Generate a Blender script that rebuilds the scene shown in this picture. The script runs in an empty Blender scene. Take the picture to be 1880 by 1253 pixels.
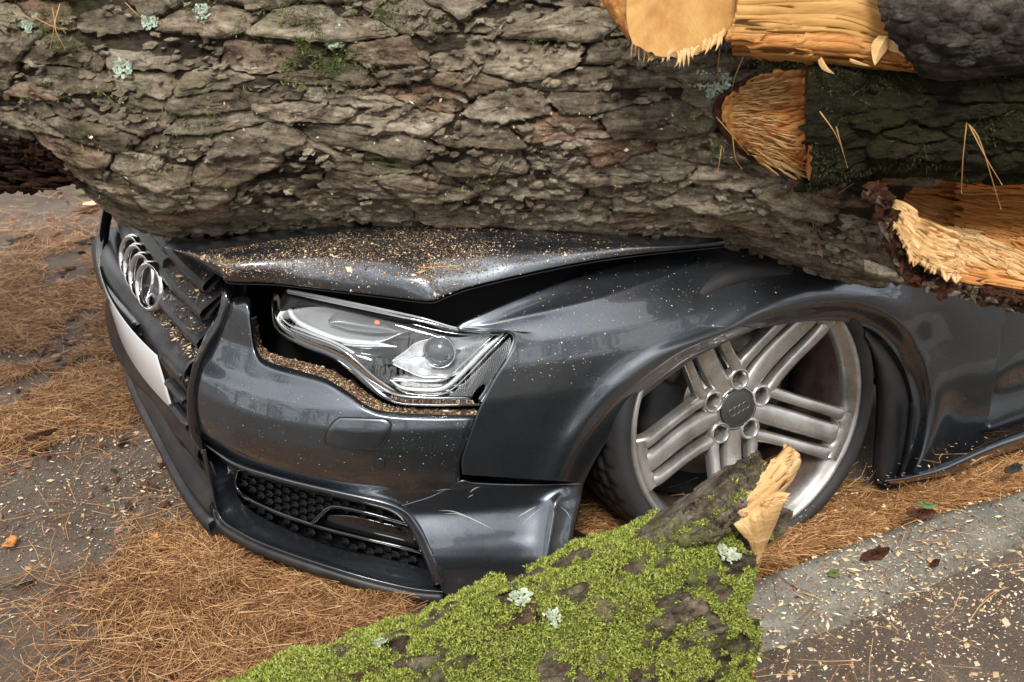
import bpy, math, random
import numpy as np
from mathutils import Vector, Matrix
rng = np.random.default_rng(7); random.seed(7)
S = bpy.context.scene
COL = S.collection

# ------------------------------------------------------------------ camera, sky, sun, exposure
CAM = np.array([1.35885783, 2.74753225, 1.53904603]); YAW, PITCH, ROLL, FPX = 0.43893096, 0.43858788, -0.03894161, 2371.945
def cam_axes():
    f = np.array([-np.sin(YAW)*np.cos(PITCH), -np.cos(YAW)*np.cos(PITCH), -np.sin(PITCH)])
    r = np.cross(f, [0, 0, 1]); r /= np.linalg.norm(r); u = np.cross(r, f)
    return r*np.cos(ROLL)+u*np.sin(ROLL), u*np.cos(ROLL)-r*np.sin(ROLL), f
CR, CU, CF = cam_axes()
cd = bpy.data.cameras.new('camera'); cam = bpy.data.objects.new('camera', cd); COL.objects.link(cam)
cam.matrix_world = Matrix(((CR[0], CU[0], -CF[0], CAM[0]), (CR[1], CU[1], -CF[1], CAM[1]), (CR[2], CU[2], -CF[2], CAM[2]), (0, 0, 0, 1)))
cd.sensor_width = 36; cd.lens = FPX/1880*36; cd.clip_start = .05; cd.clip_end = 2000
cd.dof.use_dof = True; cd.dof.focus_distance = 2.42; cd.dof.aperture_fstop = 9.0
S.camera = cam

SUN_EL, SUN_AZ = math.radians(50), math.radians(62)      # azimuth of the sun, counter-clockwise from +X
w = bpy.data.worlds.new('World'); S.world = w; w.use_nodes = True
nt = w.node_tree; nt.nodes.clear()
out = nt.nodes.new('ShaderNodeOutputWorld'); bg = nt.nodes.new('ShaderNodeBackground')
sky = nt.nodes.new('ShaderNodeTexSky'); sky.sky_type = 'NISHITA'; sky.sun_disc = False
sky.sun_elevation = SUN_EL; sky.sun_rotation = math.pi/2-SUN_AZ; sky.air_density = 1.2; sky.dust_density = 3
tc = nt.nodes.new('ShaderNodeTexCoord'); mp = nt.nodes.new('ShaderNodeMapping'); mp.inputs['Scale'].default_value = (1, 1, 2.2)
cl = nt.nodes.new('ShaderNodeTexNoise'); cl.inputs['Scale'].default_value = 2.1; cl.inputs['Detail'].default_value = 8; cl.inputs['Roughness'].default_value = .58
rp = nt.nodes.new('ShaderNodeValToRGB'); rp.color_ramp.elements[0].position = .30; rp.color_ramp.elements[1].position = .48
mx = nt.nodes.new('ShaderNodeMix'); mx.data_type = 'RGBA'; mx.inputs['B'].default_value = (11.0, 10.9, 10.8, 1)
L = nt.links.new
L(tc.outputs['Generated'], mp.inputs[0]); L(mp.outputs[0], cl.inputs[0]); L(cl.outputs[0], rp.inputs[0])
L(rp.outputs[0], mx.inputs['Factor']); L(sky.outputs[0], mx.inputs['A']); L(mx.outputs['Result'], bg.inputs[0]); L(bg.outputs[0], out.inputs[0])
bg.inputs[1].default_value = 0.12
sd = bpy.data.lights.new('sun', 'SUN'); sd.energy = 2.9; sd.angle = math.radians(16); sd.color = (1, .95, .88)
sun = bpy.data.objects.new('sun', sd); COL.objects.link(sun)
sv = Vector((math.cos(SUN_AZ)*math.cos(SUN_EL), math.sin(SUN_AZ)*math.cos(SUN_EL), math.sin(SUN_EL)))
sun.rotation_euler = sv.to_track_quat('Z', 'Y').to_euler()
S.view_settings.view_transform = 'Standard'; S.view_settings.look = 'None'; S.view_settings.gamma = 1
S.view_settings.use_curve_mapping = False; S.view_settings.exposure = 0.42
S.render.engine = 'CYCLES'

# ------------------------------------------------------------------ numeric helpers
def ray(px, py):
    px = np.asarray(px, float); py = np.asarray(py, float)
    return CF+((px-940)/FPX)[..., None]*CR-((py-626.5)/FPX)[..., None]*CU
def P(px, py, t): return CAM+ray(px, py)*np.asarray(t, float)[..., None]
def atz(px, py, z):
    D = ray(px, py); return CAM+D*((np.asarray(z)-CAM[2])/D[..., 2])[..., None]
def aty(px, py, y):
    D = ray(px, py); return CAM+D*((np.asarray(y)-CAM[1])/D[..., 1])[..., None]
def depth(p): return (np.asarray(p)-CAM)@CF
def proj(p):
    d = np.asarray(p)-CAM; z = d@CF
    return np.stack([940+FPX*(d@CR)/z, 626.5-FPX*(d@CU)/z], -1)
def h3(ix, iy, iz, sd=0):
    n = (ix*374761393+iy*668265263+iz*2147483647+sd*974634777) & 0xffffffff
    n = ((n ^ (n >> 13))*1274126177) & 0xffffffff
    n = ((n ^ (n >> 16))*2246822519) & 0xffffffff
    return ((n ^ (n >> 15)) & 0xffffff)/float(0xffffff)
def noise(p, sd=0):                                # value noise, -1..1
    p = np.asarray(p, float); i = np.floor(p).astype(np.int64); f = p-i; f = f*f*f*(f*(f*6-15)+10); r = 0
    for a in (0, 1):
        for b in (0, 1):
            for c in (0, 1):
                w_ = (f[..., 0] if a else 1-f[..., 0])*(f[..., 1] if b else 1-f[..., 1])*(f[..., 2] if c else 1-f[..., 2])
                r = r+w_*h3(i[..., 0]+a, i[..., 1]+b, i[..., 2]+c, sd)
    return r*2-1
def fbm(p, o=4, sd=0, g=.5):
    r = 0; a = 1; s = 0
    for k in range(o):
        r = r+a*noise(np.asarray(p)*2**k+17.3*k, sd+k); s += a; a *= g
    return r/s
def cr(pts, n, closed=False):                      # Catmull-Rom through rows of pts -> n samples, index-uniform
    pts = np.asarray(pts, float); m = len(pts)
    if m == 2: u = np.linspace(0, 1, n); return pts[0]*(1-u)[:, None]+pts[1]*u[:, None]
    if closed: q = np.vstack([pts[-1], pts, pts[0], pts[1]]); u = np.linspace(0, m, n, endpoint=False)
    else: q = np.vstack([2*pts[0]-pts[1], pts, 2*pts[-1]-pts[-2]]); u = np.linspace(0, m-1, n)
    k = np.minimum(np.floor(u).astype(int), (m-1 if closed else m-2)); f = (u-k)[:, None]
    a, b, c, d = q[k], q[k+1], q[k+2], q[k+3]
    return .5*((2*b)+(-a+c)*f+(2*a-5*b+4*c-d)*f**2+(-a+3*b-3*c+d)*f**3)
def arc(pts, n, closed=False):                     # resample a polyline by arc length after smoothing
    q = cr(pts, len(pts)*12, closed)
    if closed: q = np.vstack([q, q[:1]])
    L_ = np.r_[0, np.cumsum(np.linalg.norm(np.diff(q, axis=0), axis=1))]
    u = np.linspace(0, L_[-1], n, endpoint=not closed)
    return np.stack([np.interp(u, L_, q[:, k]) for k in range(q.shape[1])], 1)

# ------------------------------------------------------------------ object helpers
def meta(o, label=None, cat=None, group=None, kind=None):
    if label: o['label'] = label
    if cat: o['category'] = cat
    if group: o['group'] = group
    if kind: o['kind'] = kind
    return o
def link(o, parent=None):
    COL.objects.link(o)
    if parent is not None: o.parent = parent
    return o
def mesh(name, V, F, mat, smooth=True):
    """V (n,3), F list of arrays of faces (each array m x k)"""
    me = bpy.data.meshes.new(name)
    V = np.asarray(V, np.float32)
    if isinstance(F, np.ndarray): F = [F]
    F = [np.asarray(f, np.int32) for f in F if len(f)]
    me.vertices.add(len(V)); me.vertices.foreach_set('co', V.ravel())
    loops = np.concatenate([f.ravel() for f in F]); tot = np.concatenate([np.full(len(f), f.shape[1], np.int32) for f in F])
    st = np.r_[0, np.cumsum(tot)[:-1]].astype(np.int32)
    me.loops.add(len(loops)); me.loops.foreach_set('vertex_index', loops)
    me.polygons.add(len(tot)); me.polygons.foreach_set('loop_start', st)
    me.polygons.foreach_set('loop_total', tot)
    me.update(calc_edges=True); me.validate()
    me.polygons.foreach_set('use_smooth', np.full(len(me.polygons), smooth, bool))
    if mat: me.materials.append(mat)
    return me
def mk(name, V, F, mat, parent=None, smooth=True, **k):
    o = bpy.data.objects.new(name, mesh(name, V, F, mat, smooth)); link(o, parent); meta(o, **k); return o
def gridF(nu, nv, cu=False, cv=False):
    a = np.arange(nu if cu else nu-1); b = np.arange(nv if cv else nv-1)
    i, j = np.meshgrid(a, b, indexing='ij'); i = i.ravel(); j = j.ravel(); i2 = (i+1) % nu; j2 = (j+1) % nv
    return np.stack([i*nv+j, i2*nv+j, i2*nv+j2, i*nv+j2], 1)
def gridO(name, G_, mat, parent=None, cu=False, cv=False, thick=0, smooth=True, **k):
    nu, nv = G_.shape[:2]
    F = gridF(nu, nv, cu, cv)
    if thick:
        V_ = G_.reshape(-1, 3); n_ = np.cross(V_[F[:, 1]]-V_[F[:, 0]], V_[F[:, 3]]-V_[F[:, 0]])
        if (n_*(CAM-V_[F[:, 0]])).sum() < 0: F = F[:, ::-1]
        thick = abs(thick)
    o = mk(name, G_.reshape(-1, 3), F, mat, parent, smooth, **k)
    if thick:
        m = o.modifiers.new('solidify', 'SOLIDIFY'); m.thickness = abs(thick); m.offset = -1 if thick > 0 else 1
    return o
def join_parts(parts):
    V = []; F = {}; n = 0
    for v, f in parts:
        V.append(np.asarray(v)); 
        for g in (f if isinstance(f, list) else [f]): F.setdefault(g.shape[1], []).append(g+n)
        n += len(v)
    return np.vstack(V), [np.vstack(F[k]) for k in F]
def frames(path):
    path = np.asarray(path, float); T = np.gradient(path, axis=0); T /= np.linalg.norm(T, axis=1)[:, None]+1e-12
    return T
def tube(path, rad, n=8, closed=False, up=(0, 0, 1), flat=1.0, cap=True):
    path = np.asarray(path, float); m = len(path)
    T = (np.roll(path, -1, 0)-np.roll(path, 1, 0)) if closed else np.gradient(path, axis=0)
    T /= np.linalg.norm(T, axis=1)[:, None]+1e-12
    U_ = np.cross(T, np.asarray(up, float)); U_ /= np.linalg.norm(U_, axis=1)[:, None]+1e-12; W_ = np.cross(U_, T)
    r = np.broadcast_to(np.asarray(rad, float), (m,)); a = np.linspace(0, 2*np.pi, n, endpoint=False)
    V = path[:, None]+r[:, None, None]*(np.cos(a)[None, :, None]*U_[:, None]+flat*np.sin(a)[None, :, None]*W_[:, None])
    F = [gridF(m, n, closed, True)]; V = V.reshape(-1, 3)
    if cap and not closed: F.append(np.arange(n)[None, ::-1]); F.append((np.arange(n)+(m-1)*n)[None])
    return V, F
def lathe(prof, n, c, ax, e1, e2):                 # prof rows (r, h) ; axis ax
    a = np.linspace(0, 2*np.pi, n, endpoint=False); prof = np.asarray(prof, float)
    return (c+prof[:, None, 1, None]*ax+prof[:, None, 0, None]*(np.cos(a)[None, :, None]*e1+np.sin(a)[None, :, None]*e2))
def box(c, sx, sy, sz, R_=None):
    v = np.array([[x, y, z] for x in (-1, 1) for y in (-1, 1) for z in (-1, 1)], float)*np.array([sx, sy, sz])/2
    if R_ is not None: v = v@np.asarray(R_).T
    f = np.array([[0, 1, 3, 2], [4, 6, 7, 5], [0, 4, 5, 1], [2, 3, 7, 6], [0, 2, 6, 4], [1, 5, 7, 3]])
    return v+np.asarray(c), f

# ------------------------------------------------------------------ materials
class M:
    def __init__(s, name):
        s.m = bpy.data.materials.new(name); s.m.use_nodes = True; s.t = s.m.node_tree; s.n = s.t.nodes; s.l = s.t.links.new
        s.b = s.n['Principled BSDF']; s.out = s.n['Material Output']
    def set(s, **k):
        for a, v in k.items(): s.b.inputs[a.replace('_', ' ')].default_value = v
        return s
    def node(s, t, **k):
        n = s.n.new(t)
        for a, v in k.items(): setattr(n, a, v)
        return n
    def coord(s, scale=(1, 1, 1), kind='Object', rot=(0, 0, 0)):
        tc = s.node('ShaderNodeTexCoord'); mp = s.node('ShaderNodeMapping'); mp.inputs['Scale'].default_value = scale; mp.inputs['Rotation'].default_value = rot
        s.l(tc.outputs[kind], mp.inputs[0]); return mp.outputs[0]
    def noise(s, scale, vec=None, detail=6, rough=.55, dist=0):
        n = s.node('ShaderNodeTexNoise'); n.inputs['Scale'].default_value = scale; n.inputs['Detail'].default_value = detail
        n.inputs['Roughness'].default_value = rough; n.inputs['Distortion'].default_value = dist
        if vec is not None: s.l(vec, n.inputs['Vector'])
        return n.outputs[0]
    def voro(s, scale, vec=None, feature='F1', out='Distance'):
        n = s.node('ShaderNodeTexVoronoi', feature=feature); n.inputs['Scale'].default_value = scale
        if vec is not None: s.l(vec, n.inputs['Vector'])
        return n.outputs[out]
    def ramp(s, fac, *stops):
        r = s.node('ShaderNodeValToRGB'); e = r.color_ramp.elements
        while len(e) < len(stops): e.new(.5)
        for i, (p, c) in enumerate(stops):
            e[i].position = p; e[i].color = (c if hasattr(c, '__len__') else (c, c, c))+((1,) if hasattr(c, '__len__') else ()) if hasattr(c, '__len__') else (c, c, c, 1)
        s.l(fac, r.inputs[0]); return r.outputs[0]
    def mix(s, fac, a, b, mode='MIX'):
        m = s.node('ShaderNodeMix', data_type='RGBA', blend_type=mode)
        for nm, v in (('Factor', fac), ('A', a), ('B', b)):
            i = [x for x in m.inputs if x.name == nm and x.enabled][0]
            if isinstance(v, (int, float)): i.default_value = v
            elif isinstance(v, tuple): i.default_value = v+(1,) if len(v) == 3 else v
            else: s.l(v, i)
        return [x for x in m.outputs if x.enabled][0]
    def math(s, op, a, b=0.5):
        m = s.node('ShaderNodeMath', operation=op)
        for i, v in enumerate((a, b)):
            if isinstance(v, (int, float)): m.inputs[i].default_value = v
            else: s.l(v, m.inputs[i])
        return m.outputs[0]
    def rnd(s):
        return s.node('ShaderNodeObjectInfo').outputs['Random']
    def island(s):
        return s.node('ShaderNodeNewGeometry').outputs['Random Per Island']
    def col(s, c): s.l(c, s.b.inputs['Base Color']); return s
    def rough(s, c): s.l(c, s.b.inputs['Roughness']); return s
    def bump(s, h, strength=.5, dist=.01, prev=None):
        b = s.node('ShaderNodeBump'); b.inputs['Strength'].default_value = strength; b.inputs['Distance'].default_value = dist
        s.l(h, b.inputs['Height'])
        if prev is not None: s.l(prev, b.inputs['Normal'])
        s.l(b.outputs[0], s.b.inputs['Normal']); return b.outputs[0]

def simple(name, c, rough=.5, metal=0, coat=0, **k):
    m = M(name).set(Base_Color=c+(1,), Roughness=rough, Metallic=metal, Coat_Weight=coat, **k); return m
# car paint: dark metallic grey under clear coat, with a thin uneven film of dust
m = simple('car_paint', (.104, .122, .145), .34, .9, 1.0, Coat_Roughness=.03)
v = m.coord()
d1 = m.ramp(m.noise(5, v, 8, .65), (.45, 0.0), (.72, 1.0))
fl = m.voro(900, v, out='Color')
m.col(m.mix(m.math('MULTIPLY', d1, .16), m.mix(.25, (.10, .117, .139), m.mix(1.0, fl, (.20, .235, .28), 'MULTIPLY')), (.16, .14, .115)))
m.rough(m.math('ADD', m.math('MULTIPLY', d1, .12), .27)); PAINT = m.m
m = simple('scratched_paint', (.30, .33, .36), .5); PAINTSCR = m.m
m = simple('black_plastic', (.022, .023, .026), .5); v = m.coord(); m.bump(m.noise(500, v, 2), .15, .001)
m.col(m.ramp(m.noise(14, v, 6), (.4, (.016, .017, .02)), (.75, (.045, .042, .04)))); PLAST = m.m
m = simple('grille_plastic', (.02, .022, .03), .33); v = m.coord()
m.col(m.ramp(m.noise(20, v, 6), (.4, (.012, .014, .02)), (.8, (.05, .045, .042)))); GRILLEM = m.m
GLOSSB = simple('gloss_black', (.008, .008, .009), .08, 0, 1).m
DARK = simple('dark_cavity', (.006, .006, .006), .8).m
m = simple('rubber', (.018, .018, .019), .62); v = m.coord(); m.bump(m.noise(260, v, 3), .2, .002)
m.col(m.ramp(m.noise(9, v, 7), (.4, (.010, .010, .011)), (.8, (.03, .028, .026)))); RUBBER = m.m
m = simple('alloy', (.42, .41, .40), .34, .75, .25); v = m.coord()
m.col(m.ramp(m.noise(11, v, 8, .7), (.3, (.24, .225, .20)), (.6, (.52, .51, .495)))); m.rough(m.math('ADD', m.math('MULTIPLY', m.noise(30, v, 6), .22), .2)); ALLOY = m.m
m = simple('brake_dust', (.09, .055, .045), .6, .3); v = m.coord()
m.col(m.ramp(m.noise(16, v, 8, .7), (.35, (.045, .028, .024)), (.7, (.16, .11, .09)))); BDUST = m.m
CHROME = simple('chrome', (.78, .79, .80), .07, 1).m
REFL = simple('reflector', (.88, .89, .91), .22, .72).m
m = simple('ribbed_reflector', (.35, .36, .37), .25, .8); v = m.coord(); wv = m.node('ShaderNodeTexWave'); wv.inputs['Scale'].default_value = 90; m.l(v, wv.inputs[0]); m.bump(wv.outputs[1], .8, .002); RIBBED = m.m
LGUIDE = simple('light_guide', (.75, .76, .78), .15, .35, .6).m
AMBER = simple('amber', (.8, .2, .03), .2).m
m = simple('steel', (.3, .27, .24), .45, .9); STEEL = m.m
CAPM = simple('cap_grey', (.075, .073, .068), .45, .6).m
PLATE = simple('plate_white', (.72, .73, .75), .3, 0, .4).m
# thin lens: transparent with a clear reflective skin
m = M('lens'); m.n.remove(m.b); g = m.node('ShaderNodeBsdfGlossy'); g.inputs['Roughness'].default_value = .02; tr = m.node('ShaderNodeBsdfTransparent'); tr.inputs[0].default_value = (.93, .95, .96, 1)
fr = m.node('ShaderNodeFresnel'); fr.inputs[0].default_value = 1.6; ms = m.node('ShaderNodeMixShader')
m.l(m.math('ADD', m.math('MULTIPLY', fr.outputs[0], 1.2), .03), ms.inputs[0]); m.l(tr.outputs[0], ms.inputs[1]); m.l(g.outputs[0], ms.inputs[2]); m.l(ms.outputs[0], m.out.inputs[0]); LENS = m.m

def bark_mat(name, cols, moss=.5, mossc=(.09, .115, .03), stretch=(5, 22, 22), rnd=True, deep=.3):
    m = simple(name, cols[0], .9, Specular_IOR_Level=.18); v = m.coord(stretch); v0 = m.coord()
    a = m.noise(1.0, v, 10, .65, .4); b = m.noise(7, v0, 8, .65)
    c = m.ramp(a, (.28, tuple(x*deep for x in cols[0])), (.45, cols[0]), (.6, cols[1]), (.78, cols[2]))
    if rnd:
        r = m.rnd(); c = m.mix(1.0, c, m.ramp(r, (0, (.7, .68, .63)), (.4, (.95, .94, .91)), (.8, (1.2, 1.17, 1.1)), (.90, (1.0, .88, .80)), (1, (1.0, .76, .66))), 'MULTIPLY')
    fine = m.noise(45, v0, 6, .7)
    c = m.mix(.75, c, m.ramp(fine, (.32, .22), (.66, 1.35)), 'MULTIPLY'); c = m.mix(.8, c, m.ramp(m.noise(3.2, v, 12, .75, .6), (.34, .25), (.5, 1.0), (.62, 1.3)), 'MULTIPLY')
    mf = m.ramp(m.math('ADD', m.math('MULTIPLY', b, .75), m.math('MULTIPLY', fine, .3)), (.66-.22*moss, 0.0), (.80-.22*moss, 1.0))
    c = m.mix(m.math('MULTIPLY', mf, .75), c, mossc)
    m.col(c)
    fib = m.noise(3.2, v, 12, .75, .6); n1 = m.bump(fib, 1.0, .03); n2 = m.bump(m.noise(70, v0, 8, .75), 1.0, .008, n1); m.bump(m.voro(140, v0), .5, .003, n2)
    return m.m
BARK = bark_mat('bark', [(.265, .215, .16), (.47, .405, .32), (.70, .625, .51)], .42, (.125, .135, .055))
BARKDEEP = bark_mat('bark_deep', [(.055, .042, .03), (.12, .092, .066), (.2, .16, .12)], .5, (.07, .085, .025), rnd=False)
BARKSHADED = bark_mat('bark_mossy_shaded', [(.020, .016, .009), (.038, .031, .017), (.065, .055, .032)], .8, (.024, .026, .007))  # mossy limb bark, colours lowered to paint in the upper log's shade
BARKLOG = bark_mat('bark_log', [(.12, .09, .065), (.24, .20, .15), (.38, .34, .27)], .55, (.16, .22, .035), stretch=(9, 26, 26))
BARKGREY = bark_mat('bark_grey_dark', [(.06, .05, .04), (.14, .12, .10), (.26, .235, .20)], .3, rnd=False)
BARKRED = bark_mat('bark_red', [(.11, .045, .028), (.22, .10, .06), (.36, .19, .12)], 0, rnd=True)
def wood_mat(name, c0, c1, c2, stretch=(6, 60, 60), rot=(0, 0, 0)):
    m = simple(name, c1, .65); v = m.coord(stretch, rot=rot); a = m.noise(1, v, 9, .65, .5); b = m.noise(5, m.coord(), 5)
    c = m.ramp(a, (.25, c0), (.5, c1), (.75, c2)); c = m.mix(m.ramp(b, (.5, 0.0), (.75, .5)), c, c0); 
    c = m.mix(1.0, c, m.ramp(m.island(), (0, .8), (1, 1.15)), 'MULTIPLY')
    m.col(c); m.bump(a, .7, .006); return m.m
WOODO = wood_mat('wood_orange', (.22, .07, .014), (.42, .17, .035), (.60, .33, .11))
WOODP = wood_mat('wood_pale', (.36, .18, .055), (.55, .35, .15), (.70, .52, .29))
WOODS = wood_mat('wood_smooth', (.27, .11, .02), (.38, .19, .045), (.50, .29, .09), (3, 20, 20))
WOODROT = wood_mat('wood_brown', (.05, .02, .01), (.11, .05, .025), (.2, .1, .05))

# ================================================================== SETTING: ground
def ground_mat():
    m = simple('worn_asphalt', (.08, .075, .07), .9); v = m.coord()
    a = m.noise(3.2, v, 8, .6); f = m.noise(160, v, 4, .7); st = m.voro(230, v)
    c = m.ramp(a, (.3, (.065, .043, .029)), (.5, (.10, .077, .059)), (.72, (.14, .117, .094)))
    c = m.mix(.65, c, m.ramp(f, (.3, .45), (.7, 1.5)), 'MULTIPLY')
    m.col(c); n = m.bump(st, .5, .004); m.bump(f, .5, .004, n); return m.m
GROUNDM = ground_mat()
gs = np.unique(np.r_[-300, -120, -50, -20, -10, np.linspace(-6, 6, 140), 10, 20, 50, 120, 300])
gx, gy = np.meshgrid(gs, gs, indexing='ij'); gz = .006*fbm(np.stack([gx*1.3, gy*1.3, gx*0], -1), 3)*np.exp(-(gx**2+gy**2)/60)-.006
gridO('ground', np.stack([gx, gy, gz], -1), GROUNDM, kind='structure')
def kerb_mat():
    m = simple('kerb_concrete', (.3, .3, .28), .85); v = m.coord()
    c = m.ramp(m.noise(9, v, 9, .65), (.3, (.10, .095, .078)), (.55, (.185, .175, .145)), (.8, (.26, .25, .215)))
    c = m.mix(.5, c, m.ramp(m.noise(170, v, 3), (.35, .55), (.65, 1.3)), 'MULTIPLY'); m.col(c); m.bump(m.noise(120, v, 5), .5, .004); return m.m
far = [atz(x, y, .05) for x, y in ((1180, 1145), (1390, 1064), (1480, 1030), (1560, 1000), (1700, 950), (1876, 901), (2100, 835), (2500, 735))]
nearp = [atz(x, y, .05) for x, y in ((1200, 1200), (1440, 1142), (1530, 1112), (1627, 1076), (1744, 1018), (1876, 965), (2130, 882), (2560, 772))]
A = arc(far, 60); B = arc(nearp, 60)
rows = [A+[0, 0, -.09], A+[0, 0, -.012], A*.97+B*.03, A*.8+B*.2, A*.5+B*.5, A*.12+B*.88, B+[0, 0, -.004], B*1.0+[0, 0, -.09]]
for r in rows[2:6]: r[:, 2] += .003*noise(r*9)
gridO('kerb', np.stack(rows, 1), kerb_mat(), kind='structure')

# ================================================================== CAR
car = bpy.data.objects.new('car', None); car.location = (0, 0, 0); link(car)
meta(car, 'dark grey metallic coupe with crumpled bonnet, crushed under the fallen pine trunk', 'car')
def rinterp(tab):
    tab = np.array(sorted(tab), float); z = np.linspace(tab[0, 0], tab[-1, 0], 400); v = np.interp(z, tab[:, 0], tab[:, 1])
    k = np.exp(-np.linspace(-2.2, 2.2, 15)**2); k /= k.sum(); vp = np.convolve(np.pad(v, 7, mode='edge'), k, 'valid')
    return lambda q: np.interp(q, z, vp)
PROF = {
 'bumper': rinterp([(-.1, .03), (0, .0), (.03, -.022), (.10, -.024), (.15, .0), (.20, .018), (.25, .018), (.30, -.002), (.35, -.008), (.395, -.006), (.43, .004), (.455, .022), (.5, .04), (.56, .05), (.7, .085)]),
 'fender': rinterp([(-.1, .02), (0, .015), (.1, .004), (.2, .0), (.35, .0), (.44, .003), (.50, .012), (.54, .028), (.58, .06), (.61, .10), (.635, .145), (.655, .20), (.672, .27), (.685, .36), (.70, .5)]),
 'light': rinterp([(0, 0.02), (.40, .012), (.46, .022), (.52, .038), (.58, .065), (.63, .11), (.68, .18), (.75, .3)]),
 'flat': lambda q: 0*q}
def Gf(p, prof):
    X = np.maximum(p[..., 0]+.2, 0)/1.2; Y = np.abs(p[..., 1])/.91
    return (X**3+Y**3)**(1/3)-1+PROF[prof](p[..., 2])
def hit(px, py, ins=0, prof='flat'):
    D = ray(px, py); ins = np.broadcast_to(np.asarray(ins, float), D.shape[:-1])
    lo = np.full(D.shape[:-1], np.nan); best = np.full(D.shape[:-1], 9.); bt = np.zeros(D.shape[:-1])
    prev = None
    for t in np.arange(1.75, 3.3, .02):
        g = Gf(CAM+D*t, prof)+ins; nb = g < best; best = np.where(nb, g, best); bt = np.where(nb, t, bt)
        lo = np.where(np.isnan(lo) & (g < 0), t, lo)
    miss = np.isnan(lo); hi = np.where(miss, bt, lo); l = np.where(miss, bt, hi-.02)
    for _ in range(16):
        m_ = (l+hi)/2; g = Gf(CAM+D*m_[..., None], prof)+ins; l = np.where(g < 0, l, m_); hi = np.where(g < 0, m_, hi)
    return CAM+D*((l+hi)/2)[..., None]
def loft(rows, nu, nv, byarc=False):
    """rows: list of curves (px,py); index matched unless byarc. returns pixel grid nu x nv (nv across the rows)"""
    R_ = [arc(r, nu) if byarc else cr(r, nu) for r in rows]
    R_ = np.stack(R_, 1)
    return np.stack([cr(R_[i], nv) for i in range(nu)], 0)
def smoothstep(a, b, x): t = np.clip((x-a)/(b-a), 0, 1); return t*t*(3-2*t)

# -- front bumper: upper skin
top = [(424, 547), (440, 545), (458, 548), (463, 585), (468, 630), (479, 655), (506, 669), (556, 683), (598, 696), (636, 718), (676, 746), (712, 757), (790, 762), (874, 763)]
bot = [(372, 832), (374, 818), (378, 815), (386, 822), (402, 834), (430, 850), (470, 866), (525, 880), (585, 893), (640, 906), (690, 918), (735, 929), (790, 912), (848, 884)]
lef = [(424, 547), (409, 592), (385, 640), (367, 682), (359, 735), (364, 790), (372, 832)]
rig = [(874, 763), (868, 785), (860, 806), (852, 828), (846, 850), (845, 868), (848, 884)]
def coons(top, bot, lef, rig, nu, nv):
    t, b, l, r = arc(top, nu), arc(bot, nu), arc(lef, nv), arc(rig, nv)
    u = np.linspace(0, 1, nu)[:, None, None]; v = np.linspace(0, 1, nv)[None, :, None]
    return (1-v)*t[:, None]+v*b[:, None]+(1-u)*l[None]+u*r[None]-((1-u)*(1-v)*t[0]+u*(1-v)*t[-1]+(1-u)*v*b[0]+u*v*b[-1])
g2 = loft([top, [(a*.66+b*.34) if False else tuple(np.array(a)*.66+np.array(b)*.34) for a, b in zip(top, bot)], [tuple(np.array(a)*.3+np.array(b)*.7) for a, b in zip(top, bot)], bot], 150, 60)
g2 = coons(top, bot, lef, rig, 150, 70)
vv = np.linspace(0, 1, 70)[None]; uu = np.linspace(0, 1, 150)[:, None]
ins = .012*np.exp(-(vv/.03)**2)+.012*np.exp(-(uu/.012)**2)+.008*np.exp(-((1-uu)/.012)**2)
BUMPG = hit(g2[..., 0], g2[..., 1], ins, 'bumper')
bumper = gridO('front_bumper', BUMPG, PAINT, car, thick=.004)
# lower right corner of the bumper, below the fender
top = [(735, 929), (762, 921), (790, 912), (820, 898), (848, 884), (870, 888), (920, 890), (980, 890), (1030, 889), (1072, 888)]
rig = [(1072, 888), (1066, 925), (1058, 960), (1051, 990), (1046, 1032)]
bot = [(813, 1054), (813, 1087), (850, 1096), (900, 1098), (950, 1088), (1000, 1062), (1046, 1032)]
lef = [(735, 929), (755, 945), (772, 968), (790, 1005), (813, 1054)]
g2 = coons(top, bot, lef, rig, 110, 70)
vv = np.linspace(0, 1, 70)[None]; uu = np.linspace(0, 1, 110)[:, None]
cx, cy = g2[..., 0], g2[..., 1]
ridge = np.interp(cy, [888, 920, 1035], [1040, 1021, 1002])
ins = .006*np.exp(-((1-uu)/.02)**2)-.030*np.exp(-np.abs(cx-ridge)/26)*smoothstep(890, 935, cy)-.011*smoothstep(920, 1010, cy)*smoothstep(1080, 1020, cy)
corner = gridO('bumper_corner', hit(cx, cy, ins, 'bumper'), PAINT, bumper, thick=.004)
for i_, (pts, wd) in enumerate([([(804, 938), (830, 939), (860, 950), (905, 972)], 2.2), ([(812, 944), (840, 944), (880, 958)], 1.2), ([(800, 902), (815, 899), (828, 899)], 1.4), ([(862, 905), (872, 897), (882, 894)], 2.2), ([(858, 914), (870, 908)], 1.2), ([(950, 950), (970, 938), (985, 930)], 2.5), ([(955, 968), (978, 945), (1000, 930)], 1.3), ([(1028, 930), (1040, 940), (1048, 955)], 1.6)]):
    q_ = arc(pts, 14); nn_ = np.gradient(q_, axis=0); nn_ = np.stack([-nn_[:, 1], nn_[:, 0]], 1); nn_ /= np.linalg.norm(nn_, axis=1)[:, None]; ww_ = (wd*np.sin(np.linspace(.05, 3.1, 14)))[:, None]*.5
    x_, y_ = np.stack([q_-nn_*ww_, q_+nn_*ww_], 1).transpose(2, 0, 1)
    rg_ = np.interp(y_, [888, 920, 1035], [1040, 1021, 1002]); gridO('scratch', hit(x_, y_, -.0012-.030*np.exp(-np.abs(x_-rg_)/26)*smoothstep(890, 935, y_)-.011*smoothstep(920, 1010, y_)*smoothstep(1080, 1020, y_), 'bumper'), PAINTSCR, bumper)
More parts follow.
